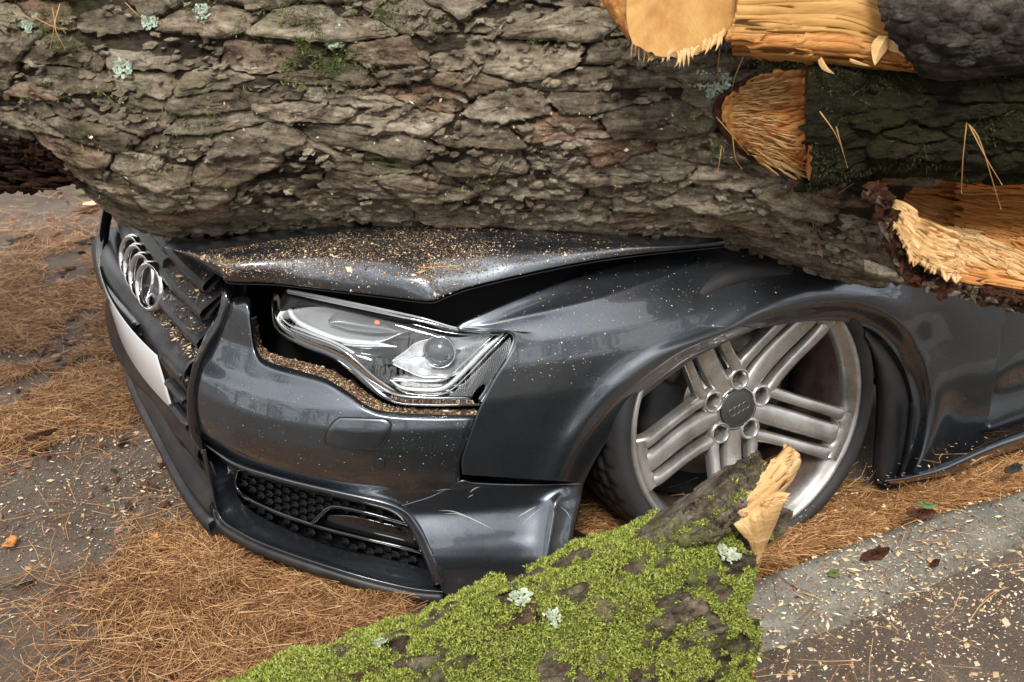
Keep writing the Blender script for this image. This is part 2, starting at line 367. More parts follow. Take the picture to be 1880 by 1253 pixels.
# lip
outer = [(374, 826), (380, 868), (386, 900), (392, 930), (403, 957), (430, 976), (470, 997), (530, 1020), (590, 1040), (650, 1059), (710, 1075), (765, 1086), (813, 1090)]
inner = [(376, 822), (402, 842), (426, 868), (433, 900), (447, 925), (478, 948), (529, 973), (580, 994), (640, 1012), (690, 1022), (730, 1031), (775, 1043), (811, 1054)]
rr = [tuple(a) for a in outer]
mid1 = [tuple(np.array(a)*.72+np.array(b)*.28) for a, b in zip(outer, inner)]; mid2 = [tuple(np.array(a)*.35+np.array(b)*.65) for a, b in zip(outer, inner)]
g2 = loft([outer, mid1, mid2, inner], 120, 40)
vv = np.linspace(0, 1, 40)[None]
ins = .060*vv+.012*np.exp(-(vv/.06)**2)-.016+0*g2[..., 0]
LIPG = hit(g2[..., 0], g2[..., 1], ins, 'flat')
gridO('front_lip', LIPG, PAINT, bumper, thick=.004)
# black splitter blade under the lip
o2 = arc(outer[3:], 80); e = hit(o2[:, 0], o2[:, 1], 0.0, 'flat')
rows = [e, e+[0, 0, -.006]+.006*np.array([.6, .8, 0]), e+[0, 0, -.018]+.004*np.array([.6, .8, 0]), e+[0, 0, -.03]-.05*np.array([.6, .8, 0])]
gridO('splitter', np.stack(rows, 1), PLAST, bumper, thick=.003)
# crease bead framing the lower intake (upper edge then down its right side)
bead = [(376, 815), (402, 832), (430, 849), (470, 864), (549, 886), (629, 904), (700, 920), (733, 932), (757, 950), (775, 977), (792, 1010), (806, 1040), (815, 1070)]
b2 = arc(bead, 90); tv = np.linspace(0, 1, 90)
wid = np.interp(tv, [0, .1, .6, 1], [3, 7, 9, 11]); nrm = np.gradient(b2, axis=0); nrm = np.stack([-nrm[:, 1], nrm[:, 0]], 1); nrm /= np.linalg.norm(nrm, axis=1)[:, None]
rows = []
for k, (o_, i_) in enumerate(((-.5, .004), (-.1, -.008), (.4, -.012), (1.0, -.006), (1.6, .006), (2.0, .03))):
    q = b2+nrm*wid[:, None]*o_; rows.append(hit(q[:, 0], q[:, 1], i_, 'bumper'))
gridO('intake_surround', np.stack(rows, 1), PAINT, bumper, thick=.003)

# -- lower intake: backing, honeycomb cells, gloss trim
itop = [(430, 852), (470, 866), (549, 888), (629, 906), (700, 922), (735, 934), (757, 952), (775, 980), (795, 1015), (811, 1056)]
ibot = [(430, 905), (447, 926), (478, 948), (529, 972), (600, 998), (660, 1014), (709, 1024), (750, 1034), (780, 1044), (811, 1056)]
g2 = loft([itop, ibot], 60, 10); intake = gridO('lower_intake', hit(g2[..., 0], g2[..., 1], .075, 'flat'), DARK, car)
def in_poly(x, y, poly):
    c = False; n = len(poly)
    for i in range(n):
        x1, y1 = poly[i]; x2, y2 = poly[i-1]
        if (y1 > y) != (y2 > y) and x < (x2-x1)*(y-y1)/(y2-y1)+x1: c = not c
    return c
CELLM = simple('honeycomb_plastic', (.022, .023, .026), .42).m
cellreg = [(440, 858), (549, 890), (629, 910), (709, 930), (740, 950), (757, 980), (700, 962), (640, 942), (604, 930), (590, 940), (572, 962), (509, 938), (458, 910), (440, 885)]
def cell(cx, cy, w_, h_, ins0=.036):
    pts = [(-.5, 0), (-.28, -.42), (.28, -.42), (.5, 0), (.28, .42), (-.28, .42)]
    o_ = np.array([(cx+a*w_, cy+(b+a*.30)*h_) for a, b in pts]); i_ = np.array([(cx+a*w_*.72, cy+(b*.72+a*.30+.04)*h_) for a, b in pts])
    Vo = hit(o_[:, 0], o_[:, 1], ins0, 'flat'); Vi = hit(i_[:, 0], i_[:, 1], ins0+.010, 'flat'); Vi[2:4] = hit(i_[2:4, 0], i_[2:4, 1], ins0+.002, 'flat')
    Vb = hit(o_[:, 0], o_[:, 1], ins0+.02, 'flat')
    V = np.vstack([Vo, Vi, Vb]); k = np.arange(6); k2 = (k+1) % 6
    return V, [np.stack([k, k2, k2+6, k+6], 1), (np.arange(6)+6)[None], np.stack([k+12, k2+12, k2, k], 1)]
for r_ in range(16):
    for c_ in range(26):
        x = 430+c_*15.5; y = 850+r_*14+(7 if c_ % 2 else 0)+(x-430)*.27-30
        if in_poly(x, y, cellreg): V, F = cell(x, y, 20, 13.4); mk('honeycomb_cell', V, F, CELLM, intake, smooth=False)
lowreg = [(440, 912), (509, 950), (580, 975), (660, 996), (735, 1013), (785, 1030), (800, 1045), (740, 1030), (690, 1018), (629, 1000), (529, 966), (470, 940)]
for r_ in range(16):
    for c_ in range(26):
        x = 430+c_*15.5; y = 850+r_*14+(7 if c_ % 2 else 0)+(x-430)*.27-30
        if in_poly(x, y, lowreg): V, F = cell(x, y, 20, 13.4, .046); mk('honeycomb_cell', V, F, CELLM, intake, smooth=False)
def strip(name, path, wpx, ins_c, ins_e, mat, parent, n=70, prof='flat', thick=.003, lab=None, closed=False):
    p2 = arc(path, n, closed)
    nn = (np.roll(p2, -1, 0)-np.roll(p2, 1, 0)) if closed else np.gradient(p2, axis=0)
    nn = np.stack([-nn[:, 1], nn[:, 0]], 1); nn /= np.linalg.norm(nn, axis=1)[:, None]+1e-9
    wv_ = np.broadcast_to(np.asarray(wpx, float), (n,)) if not hasattr(wpx, '__len__') else np.interp(np.linspace(0, 1, n), np.linspace(0, 1, len(wpx)), wpx)
    rows = []
    for o_, i_ in ((-.5, ins_e), (-.38, (ins_c+ins_e)/2-.0), (-.2, ins_c), (.2, ins_c), (.38, (ins_c+ins_e)/2), (.5, ins_e)):
        q = p2+nn*wv_[:, None]*o_; rows.append(hit(q[:, 0], q[:, 1], i_, prof))
    return gridO(name, np.stack(rows, 1), mat, parent, cu=closed, thick=thick, **({'label': lab} if lab else {}))
strip('intake_trim', [(436, 860), (431, 885), (440, 905), (470, 924), (520, 946), (568, 962), (610, 975), (680, 992), (740, 1006), (790, 1020)], [10, 12, 9, 9], .03, .05, GLOSSB, intake)
strip('intake_trim', [(572, 962), (588, 946), (604, 933), (625, 932), (680, 944), (730, 958), (756, 966)], [11, 10, 9], .022, .045, GLOSSB, intake)
strip('intake_trim', [(756, 962), (768, 985), (778, 1010)], [8, 8], .022, .045, GLOSSB, intake)
g2 = loft([[(600, 945), (650, 948), (700, 960), (755, 972)], [(592, 964), (640, 978), (700, 993), (772, 1010)]], 30, 10)
gridO('blanking_panel', hit(g2[..., 0], g2[..., 1], .045, 'flat'), GLOSSB, intake, thick=.003)

# -- tow eye cover and parking sensor
def outline_part(name, poly, prof, ins, mat, parent, n=64, groove=True, bulge=.0):
    q = arc(poly, n, True); c = q.mean(0)
    rows = []
    for f_, i_ in ((1.0, ins+.006), (.985, ins+.001), (.96, ins), (.8, ins-bulge*.5), (.5, ins-bulge), (.2, ins-bulge), (.01, ins-bulge)):
        p_ = c+(q-c)*f_; rows.append(hit(p_[:, 0], p_[:, 1], i_, prof))
    o = gridO(name, np.stack(rows, 1), mat, parent, cu=True)
    if groove:
        rows = []
        for f_, i_ in ((1.028, ins+.0005), (1.02, ins-.0006), (1.0, ins-.0004), (.985, ins+.0005)):
            p_ = c+(q-c)*f_; rows.append(hit(p_[:, 0], p_[:, 1], i_, prof))
        gridO('panel_gap', np.stack(rows, 1), DARK, o, cu=True)
    return o
tow = outline_part('tow_eye_cover', [(620, 769), (628, 767), (690, 769), (708, 771), (717, 778), (716, 790), (708, 808), (698, 822), (685, 826), (640, 823), (605, 818), (597, 808), (599, 796), (610, 777)], 'bumper', -.0022, PAINT, car, 90)
outline_part('parking_sensor', [(697+10*math.cos(a), 852+10*math.sin(a)) for a in np.linspace(0, 2*math.pi, 16, endpoint=False)], 'bumper', -.002, PAINT, car, 32)

# -- front wing (fender)
Aarc = [(1072, 887), (1085, 860), (1105, 825), (1135, 783), (1170, 740), (1205, 710), (1240, 683), (1290, 650), (1385, 606), (1398, 603), (1412, 600), (1426, 598), (1446, 595), (1486, 590), (1530, 590), (1570, 595), (1610, 612), (1645, 650), (1668, 700), (1677, 760), (1665, 830), (1642, 890)]
Oarc = [(849, 872), (848, 845), (862, 800), (880, 752), (903, 705), (930, 660), (945, 626), (926, 606), (838, 602), (900, 570), (1000, 530), (1100, 496), (1200, 472), (1330, 440), (1480, 420), (1600, 425), (1740, 450), (1845, 540), (1838, 610), (1830, 680), (1817, 755), (1806, 815)]
def fender(Aarc, Oarc, nu, nv):
    a = cr(Aarc, nu); o_ = cr(Oarc, nu)
    # keep sharp outline at headlight corner
    v = np.linspace(0, 1, nv)[None, :, None]**1.25
    g = a[:, None]*(1-v)+o_[:, None]*v
    ln = np.linalg.norm(a-o_, axis=1)[:, None]/1000; d = v[..., 0]*ln
    ins = .030*(1-smoothstep(0, .045, d))-.012*np.exp(-((d-.055)/.03)**2)
    x, y = g[..., 0], g[..., 1]
    # crumple behind the arch and a pressed shoulder line
    ins = ins+.022*np.exp(-((x-1720-(y-650)*.2)/50)**2)*smoothstep(560, 640, y)+.012*fbm(np.stack([x/130, y/130, x*0], -1), 2, 5)*smoothstep(1560, 1700, x)
    sh = np.interp(x, [838, 900, 1000, 1100, 1230, 1330], [603, 596, 573, 548, 505, 462])
    ins = ins-.010*np.exp(-np.abs(y-sh)/16)*smoothstep(840, 900, x)*smoothstep(1400, 1250, x)
    ins = ins-.010*np.exp(-((1-v[..., 0])*ln/.03)**2)*smoothstep(1150, 900, x)*smoothstep(640, 600, y)
    return g, ins
g2, ins = fender(Aarc, Oarc, 300, 80)
FENG = hit(g2[..., 0], g2[..., 1], ins, 'fender')
wf_ = (.85*smoothstep(1560, 1740, g2[..., 0]))[..., None]; FENG = FENG*(1-wf_)+hit(g2[..., 0], g2[..., 1], ins+.012, 'flat')*wf_
fend = gridO('front_wing', FENG, PAINT, car, thick=.003)
e = FENG[:, 0]
gridO('arch_return', np.stack([e, e+[0, -.012, -.0], e+[0, -.045, 0]], 1), PAINT, fend)
# arch liner (dark barrel behind the arch) and mud flap part
cx_, cz_ = 0.02, .34; a = np.linspace(-.25*math.pi, 1.25*math.pi, 60); rows = []
for yy, rr_ in ((.83, .40), (.76, .44), (.6, .45), (.45, .44)):
    rows.append(np.stack([cx_+rr_*np.cos(a), np.full(60, yy-.0), cz_-.05+rr_*.78*np.sin(a)], 1))
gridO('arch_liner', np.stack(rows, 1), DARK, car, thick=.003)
a = np.linspace(0, 1, 40); rr_ = []
gridO('inner_panel', np.array([[[.5, .44, 0.02], [.5, .44, .6]], [[-.5, .44, .02], [-.5, .44, .6]]]), DARK, car)
fl2 = loft([[(1588, 600), (1625, 640), (1655, 690), (1668, 740), (1664, 790), (1655, 845), (1640, 888)], [(1596, 640), (1605, 680), (1608, 720), (1608, 770), (1604, 820), (1602, 860), (1607, 886)]], 40, 14)
vv = np.linspace(0, 1, 14)[None]
fl3 = hit(fl2[..., 0], fl2[..., 1], .045-.03*np.sin(vv*np.pi)+0*fl2[..., 0], 'flat')
gridO('mud_guard', fl3, PLAST, car, thick=.004)
gridO('wing_rear_edge', np.stack([hit(np.array([x, x+10]), np.array([y, y]), np.array([.02, .0]), 'fender') for x, y in arc([(1668, 740), (1664, 790), (1655, 845), (1638, 890), (1622, 894), (1606, 884)], 30)], 0), PLAST, car, thick=.003)

# -- sill, door
sillt = [(1620, 878), (1660, 873), (1720, 855), (1806, 818), (1876, 792), (2100, 720), (2500, 620)]
sillb = [(1640, 892), (1690, 884), (1760, 872), (1810, 848), (1876, 826), (2100, 752), (2500, 650)]
g2 = loft([sillt, [tuple((np.array(a)*.55+np.array(b)*.45)) for a, b in zip(sillt, sillb)], sillb], 80, 16); vv = np.linspace(0, 1, 16)[None]
gridO('side_skirt', hit(g2[..., 0], g2[..., 1], -.018-.024*np.sin(np.pi*np.clip(vv*1.1, 0, 1))+.03*smoothstep(.85, 1, vv)+0*g2[..., 0], 'flat'), PAINT, car, thick=.004)
dt = np.linspace(0, 1, 60)
xs = np.linspace(-.678, -2.05, 60); zs = np.linspace(.07, .66, 50)
gx, gz = np.meshgrid(xs, zs, indexing='ij')
gy = .91*(1-.012-.18*PROF['fender'](gz))+.008*noise(np.stack([gx*4, gz*5, gx*0], -1), 3)-.012*smoothstep(.09, .16, gz)*smoothstep(.24, .16, gz)
gy[0] -= .012; gy[1] -= .002
door = gridO('door', np.stack([gx+.09*(gz-.07)*0, gy, gz], -1), PAINT, car, thick=-.004)
# -- underbody, far side and remainder of the shell so the car has its volume
V, F = box((-.6, 0, .2), 2.3, 1.0, .34); mk('underbody', V, F, DARK, car, smooth=False)
xs = np.linspace(-.62, -2.0, 20); th = np.linspace(0, np.pi, 30)
G_ = np.array([[[x, .80*np.cos(t), .50+.14*np.sin(t)**.7] for t in th] for x in xs]); gridO('cabin', G_, GLOSSB, car)

# -- engine bay cavity behind the headlight and under the bonnet
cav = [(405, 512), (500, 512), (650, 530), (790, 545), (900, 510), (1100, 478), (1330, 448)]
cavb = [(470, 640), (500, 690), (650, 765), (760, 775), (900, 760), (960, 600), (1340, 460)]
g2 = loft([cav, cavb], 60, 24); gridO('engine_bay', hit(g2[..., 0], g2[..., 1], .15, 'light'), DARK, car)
# flange (shelf) behind the top edge of the bumper, covered in chips
ft = [(463, 585), (468, 630), (479, 655), (506, 669), (556, 683), (598, 696), (636, 718), (676, 746), (712, 757), (790, 762), (874, 763)]
fb = [(472, 580), (480, 628), (491, 645), (519, 656), (566, 667), (606, 680), (648, 704), (690, 733), (722, 746), (790, 751), (878, 752)]
g2 = loft([ft, fb], 90, 10); vv = np.linspace(0, 1, 10)[None]
SHELFG = hit(g2[..., 0], g2[..., 1], .014+.03*vv+0*g2[..., 0], 'bumper')
gridO('bumper_flange', SHELFG, PLAST, bumper, thick=.003)
# brackets visible in the gap below the lamp
for x, y, s_ in ((600, 684, 12), (634, 702, 12), (668, 728, 11)):
    g_ = np.array([[x, y], [x+s_, y-8], [x+s_+16, y+8], [x+14, y+16]]); Vb = np.vstack([hit(g_[:, 0], g_[:, 1], .06, 'light'), hit(g_[:, 0], g_[:, 1], .09, 'light')])
    mk('bracket', Vb, [np.array([[0, 1, 2, 3], [0, 4, 5, 1], [1, 5, 6, 2], [2, 6, 7, 3], [3, 7, 4, 0]])], PLAST, car, smooth=False)

# ------------------------------------------------------------------ headlight
lamp = bpy.data.objects.new('headlight', None); link(lamp, car)
LT = [(500, 541), (527, 533), (600, 547), (700, 568), (780, 586), (840, 603), (900, 606), (930, 608), (944, 618)]
LB = [(500, 560), (504, 598), (522, 619), (558, 638), (603, 656), (634, 675), (677, 712), (722, 740), (788, 746), (884, 745)]
LL = [(500, 541), (499, 550), (500, 560)]; LR = [(944, 618), (938, 645), (918, 690), (884, 745)]
g2 = coons(LT, LB, LL, LR, 90, 40)
uu = np.linspace(0, 1, 90)[:, None]; vv = np.linspace(0, 1, 40)[None]
edge = np.minimum(np.minimum(uu, 1-uu)*4, np.minimum(vv, 1-vv)*2.2)
gridO('lens', hit(g2[..., 0], g2[..., 1], .010-.014*smoothstep(0, .35, edge), 'light'), LENS, lamp)
gridO('housing', hit(g2[..., 0], g2[..., 1], .075*smoothstep(-.02, .2, edge)+.006, 'light'), GLOSSB, lamp)
def shape(name, top, bot, i0, i1, mat, nu=40, nv=14, curve=0., prof='light', thick=.002):
    g2 = loft([arc(top, nu), arc(bot, nu)], nu, nv); v_ = np.linspace(0, 1, nv)[None]; u_ = np.linspace(0, 1, nu)[:, None]
    ins = i0*(1-v_)+i1*v_+curve*np.sin(np.pi*v_)*np.sin(np.pi*u_)**.5
    return gridO(name, hit(g2[..., 0], g2[..., 1], ins, prof), mat, lamp, thick=thick)
shape('upper_reflector', [(536, 546), (600, 556), (690, 580), (736, 592), (770, 602)], [(545, 590), (580, 610), (625, 622), (690, 628), (735, 612)], .080, .020, REFL, curve=.002)
shape('indicator_module', [(602, 588), (620, 574), (660, 582), (690, 588), (700, 592)], [(604, 594), (640, 606), (680, 612), (720, 612), (735, 610)], .03, .022, RIBBED, curve=-.012)
shape('indicator_bulb', [(688, 589), (692, 588), (697, 590)], [(687, 594), (692, 596), (697, 595)], .018, .016, AMBER, 10, 6)
strip('light_guide', [(527, 540), (530, 565), (543, 588), (575, 606), (625, 624), (680, 630), (728, 637)], [9, 12, 14, 13, 12, 11, 2], .018, .026, LGUIDE, lamp, prof='light')
strip('light_guide', [(628, 632), (665, 636), (700, 636), (729, 637)], [3, 12, 12, 1], .016, .028, CHROME, lamp, prof='light')
strip('chrome_line', [(524, 535), (600, 551), (700, 573), (780, 591), (843, 606)], [4, 5, 6], .010, .016, CHROME, lamp, prof='light')
strip('chrome_line', [(560, 550), (640, 567), (740, 591), (830, 612), (920, 615)], [3, 4, 4], .020, .028, CHROME, lamp, prof='light')
strip('chrome_line', [(504, 546), (507, 580), (524, 600), (560, 615), (610, 633), (645, 655), (690, 695), (732, 724)], [3, 3, 2], .014, .018, CHROME, lamp, prof='light')
strip('chrome_line', [(511, 545), (514, 575), (530, 595), (565, 610), (612, 628), (650, 648)], [2, 2, 2], .014, .018, CHROME, lamp, prof='light')
shape('bezel', [(540, 600), (600, 626), (650, 634), (700, 645), (720, 690)], [(530, 606), (570, 628), (618, 648), (660, 680), (715, 722)], .035, .02, GLOSSB, curve=-.01)
# main beam bowl
shape('lower_reflector', [(718, 664), (745, 645), (765, 630), (800, 622), (850, 620), (905, 612)], [(722, 668), (770, 690), (800, 692), (830, 690), (858, 672), (895, 628)], .055, .022, REFL, curve=.045, nu=50, nv=24)
cc = np.array([[806+36*math.cos(a), 646+40*math.sin(a)] for a in np.linspace(0, 2*math.pi, 40, endpoint=False)])
ctr = hit(np.array(806.), np.array(646.), .045, 'light')
axn = np.array([.55, .8, .25]); axn /= np.linalg.norm(axn); e1 = np.cross(axn, [0, 0, 1]); e1 /= np.linalg.norm(e1); e2 = np.cross(e1, axn)
gridO('projector_lens', lathe([(0.001, .016), (.012, .0145), (.022, .008), (.028, 0)], 40, ctr, axn, e1, e2), simple('projector_glass', (.03, .035, .05), .03, 0, 1).m, lamp, cv=True)
gridO('projector_ring', lathe([(.0285, 0), (.029, .003), (.0305, .003), (.031, -.004)], 40, ctr, axn, e1, e2), CHROME, lamp, cv=True)
shape('lower_shelf', [(715, 694), (750, 686), (800, 684), (838, 682)], [(716, 698), (760, 700), (800, 700), (822, 694)], .05, .018, LGUIDE, 24, 8)
strip('light_guide', [(716, 698), (738, 712), (770, 716), (800, 716), (822, 709), (850, 684), (890, 643), (925, 612)], [3, 10, 10, 11, 11, 12, 11, 8], .012, .022, LGUIDE, lamp, prof='light')
strip('chrome_line', [(722, 695), (760, 699), (803, 699), (826, 690), (850, 668), (880, 640), (908, 614)], [3, 4, 4, 4], .016, .022, CHROME, lamp, prof='light')
strip('chrome_line', [(728, 712), (745, 722), (775, 726), (806, 726), (832, 714), (860, 688), (905, 640), (933, 612)], [3, 3, 4, 3], .008, .014, CHROME, lamp, prof='light')
shape('side_reflector', [(818, 731), (838, 716), (870, 686), (905, 650), (936, 618)], [(822, 735), (850, 736), (876, 736), (908, 690), (940, 640)], .012, .008, RIBBED, 40, 12)
strip('lens_edge', LT[1:]+[(943, 628), (936, 648), (918, 688), (884, 738)], [2, 2, 3, 3, 3], .003, .008, simple('clear_rim', (.45, .47, .48), .1, .2, 1).m, lamp, prof='light', n=110)
strip('lens_edge', [(884, 743), (788, 744), (723, 738), (677, 710), (634, 672), (603, 653), (558, 635), (522, 616), (505, 596), (501, 560), (501, 543)], [2, 2, 2, 2, 2], .008, .012, GLOSSB, lamp, prof='light', n=110)

# ------------------------------------------------------------------ bonnet
fr = [((330, 462), .672), ((357, 476), .668), ((407, 506), .655), ((420, 517), .648), ((500, 520), .644), ((600, 531), .640), ((700, 543), .636), ((785, 553), .632), ((812, 545), .636), ((850, 531), .645), ((900, 518), .652), ((1000, 495), .662), ((1100, 476), .668), ((1200, 463), .668), ((1330, 450), .66)]
bk = [((300, 455), .69), ((330, 461), .692), ((380, 460), .695), ((440, 453), .70), ((520, 440), .703), ((600, 432), .706), ((660, 419), .712), ((720, 412), .712), ((780, 410), .712), ((850, 410), .712), ((920, 414), .708), ((1000, 425), .70), ((1100, 437), .69), ((1200, 446), .68), ((1330, 446), .668)]
nu = 170
Fp = cr([p for p, z in fr], nu); Fz = cr([[z] for p, z in fr], nu)[:, 0]; Bp = cr([p for p, z in bk], nu); Bz = cr([[z] for p, z in bk], nu)[:, 0]
F3 = atz(Fp[:, 0], Fp[:, 1], Fz); B3 = atz(Bp[:, 0], Bp[:, 1], Bz)
nv = 46; v_ = np.linspace(0, 1, nv)[None, :, None]
px_ = Fp[:, None]*(1-v_)+Bp[:, None]*v_; zz = Fz[:, None]+(Bz-Fz)[:, None]*(1-(1-v_[..., 0])**1.7)
u_ = np.linspace(0, 1, nu)[:, None]
zz = zz+.004*fbm(np.stack([px_[..., 0]/150, px_[..., 1]/50, 0*zz], -1), 2, 9)*np.sin(np.pi*v_[..., 0])
BONG = atz(px_[..., 0], px_[..., 1], zz)
back = np.stack([BONG[:, -1]+np.array([-.03, -.06, -.004]), BONG[:, -1]+np.array([-.06, -.16, -.02]), BONG[:, -1]+np.array([-.12, -.34, -.08])], 1)
full = np.concatenate([BONG, back], 1)
bonnet = gridO('bonnet', full, PAINT, car, thick=.003, label='crumpled bonnet strewn with wood chips')
e = F3
gridO('bonnet_flange', np.stack([e+[-.004, -.006, -.006], e+[-.03, -.045, -.02], e+[-.06, -.09, -.022]], 1), GRILLEM, bonnet, thick=.002)

# ------------------------------------------------------------------ grille, emblem, number plate
grille = bpy.data.objects.new('grille', None); link(grille, car)
def xf(y, z): return 1.0-.16*np.abs(y)**2.2*1.0-.24*np.maximum(z-.40, 0)**1.0-.04*np.maximum(.28-z, 0)
# back wall of the grille
ys = np.linspace(.42, -.46, 30); zs = np.linspace(.22, .68, 16); yy, zz = np.meshgrid(ys, zs, indexing='ij')
gridO('back_plate', np.stack([xf(yy, zz)-.10, yy, zz], -1), DARK, grille)
def SLX(y, z, f): return xf(y, z+0*y)-.020-.055*f
def SLZ(z, f): return z+.009+.034*f
for z in (.60, .545, .485):
    ys = np.linspace(.415, -.45, 40)
    c_ = [(-.1, -.010), (-.12, .001), (0, .009), (1., .043), (1., .037), (.1, -.012)]
    G_ = np.stack([np.stack([SLX(ys, z, dx), ys, z-.001+dz+0*ys], 1) for dx, dz in c_], 1)
    gridO('slat', G_, GRILLEM, grille, cv=True, smooth=False)
for z in (.573, .515, .463):
    for y in np.arange(.37, -.42, -.062):
        V, F = box((xf(y, z)-.065, y, z+.012), .06, .0035, .055); mk('vane', V, F, GRILLEM, grille, smooth=False)
# badge carrier block behind the rings
G_ = []
for y in np.linspace(.15, -.16, 16):
    r = [(xf(y, .57)-.06, .585), (xf(y, .56)-.022, .57), (xf(y, .50)-.016, .50), (xf(y, .46)-.02, .455), (xf(y, .45)-.06, .445)]
    G_.append([[a, y, b] for a, b in r])
G_ = np.array(G_); gridO('badge_carrier', G_, GRILLEM, grille)
gridO('badge_carrier_end', np.stack([G_[0], G_[0]*[1, 1, 0]+[-.03, 0, .51]], 0), GRILLEM, grille, smooth=False)
# broad bar above the number plate
rows = []
for dz, dx in ((.455, -.055), (.452, -.02), (.44, -.004), (.425, .004), (.405, .006), (.36, -.01), (.28, -.012), (.25, -.004), (.235, .002), (.20, -.005)):
    ys = np.linspace(.40, -.46, 50); rows.append(np.stack([xf(ys, dz+0*ys)+dx-.004*(ys > .29)+.034*smoothstep(.12, -.24, ys), ys, dz+0*ys+.0*ys], 1))
gridO('plate_bar', np.stack(rows, 1), GRILLEM, grille, thick=-.003)
# ribs between plate and frame
for z, s_ in ((.41, .010), (.355, .012), (.30, .012)):
    ys = np.linspace(.395, .285, 8); path = np.stack([xf(ys, z+0*ys)-.004, ys, z+0*ys], 1); V, F = tube(path, s_, 8, flat=.8); mk('rib', V, F, GRILLEM, grille)
# frame round the opening, near side
fpts = [(404, 500, .36), (417, 540, .42), (405, 590, .425), (382, 632, .42), (366, 672, .415), (356, 720, .41), (357, 775, .405), (372, 832, .41)]
pth = arc([aty(np.array(float(x)), np.array(float(y)), yv) for x, y, yv in fpts], 50)
V, F = tube(pth, np.interp(np.linspace(0, 1, 50), [0, .3, .9, 1], [.007, .014, .013, .003]), 10, up=(0, 1, 0)); mk('frame', V, F, GLOSSB, grille)
# far silhouette rail of the frame, running down the far side and along under the plate
fpts = [(.88, -.33, .66), (.91, -.42, .60), (.955, -.42, .52), (.985, -.38, .46), (1.008, -.30, .425), (1.02, -.1, .41), (1.0, .1, .405)]
V, F = tube(arc(fpts, 30), .014, 10, up=(1, 0, 0)); mk('frame', V, F, GLOSSB, grille)
# number plate: white blank face
ys = np.linspace(.262, -.262, 40); G_ = []
tr_, br_ = aty(np.array(297.), np.array(655.), .262), aty(np.array(325.), np.array(750.), .262)
tl_ = aty(np.array(188.), np.array(484.), -.262); bl_ = tl_+(br_-tr_)
for y in ys:
    f_ = (y+.262)/.524; tq = tl_*(1-f_)+tr_*f_+np.array([.010, 0, .002]); bq = bl_*(1-f_)+br_*f_+np.array([.010, 0, .0]); bow = .022*(1-(y/.262)**2); tq[0] += bow; bq[0] += bow
    G_.append([tq+[-.001, 0, .002], tq, tq*.5+bq*.5, bq, bq+[-.001, 0, -.002]])
gridO('number_plate', np.array(G_), PLATE, car, thick=-.002)
# rings
n_f = np.array([1, 0, .30]); n_f /= np.linalg.norm(n_f)
emb = bpy.data.objects.new('emblem', None); link(emb, grille)
for k, y in enumerate((.100, .036, -.028, -.092)):
    c_ = np.array([.970-.3*y*y, y+.012, .503]); nn = n_f.copy(); nn[1] = .30+.3*y; nn /= np.linalg.norm(nn); e1 = np.array([0, 1, 0.]); e1 -= nn*(e1@nn); e1 /= np.linalg.norm(e1); e2 = np.cross(nn, e1)
    pr = [(.0415, -.016), (.0405, -.004), (.0408, .002), (.0430, .0055), (.0470, .0075), (.0515, .0065), (.0545, .0030), (.0555, -.003), (.0550, -.016)]
    gridO('ring', lathe(pr, 72, c_-nn*.002*k*0, nn, e1, e2), CHROME, emb, cv=True)
# far half of the bumper and lower blade
ys = np.linspace(.42, -.75, 60)
def xe(y, ins_): return -.2+1.2*np.maximum((1-ins_)**3-(np.abs(y)/.91)**3, .02)**(1/3)
rows = []
for z, i_ in ((.22, .0), (.18, .006), (.14, -.004), (.118, -.014), (.10, -.014), (.094, -.004), (.092, .05)):
    rows.append(np.stack([xe(ys, i_)-.01, ys, z+.075*smoothstep(.46, .12, ys)], 1))
gridO('lower_blade', np.stack(rows, 1), PLAST, bumper, thick=-.003)
rows = []
for z, i_ in ((.09, .0), (.08, -.02), (.06, -.02), (.05, 0.), (.045, .06)): rows.append(np.stack([xe(ys, i_)-.01, ys, z+.075*smoothstep(.46, .12, ys)], 1))
gridO('splitter', np.stack(rows, 1), PLAST, bumper, thick=-.003)
ys = np.linspace(-.44, -.86, 30); rows = [np.stack([xe(ys, i_), ys, z+0*ys], 1) for z, i_ in ((.12, 0), (.25, .0), (.4, .0), (.5, .03), (.58, .07), (.64, .14))]
gridO('bumper_far_side', np.stack(rows, 1), PAINT, bumper, thick=-.003)

# ------------------------------------------------------------------ wheel
wheel = bpy.data.objects.new('wheel', None); link(wheel, car)
WK = 1.045; WC = np.array([-.0353, .8905, .2883]); ya, cb = .0119, .1253
N_ = np.array([math.sin(ya)*math.cos(cb), math.cos(ya)*math.cos(cb), math.sin(cb)])
X_ = np.cross([0, 0, 1], N_); X_ /= np.linalg.norm(X_); X_ = -X_; Z_ = np.cross(X_, N_)*1.0
if Z_[2] < 0: Z_ = -Z_
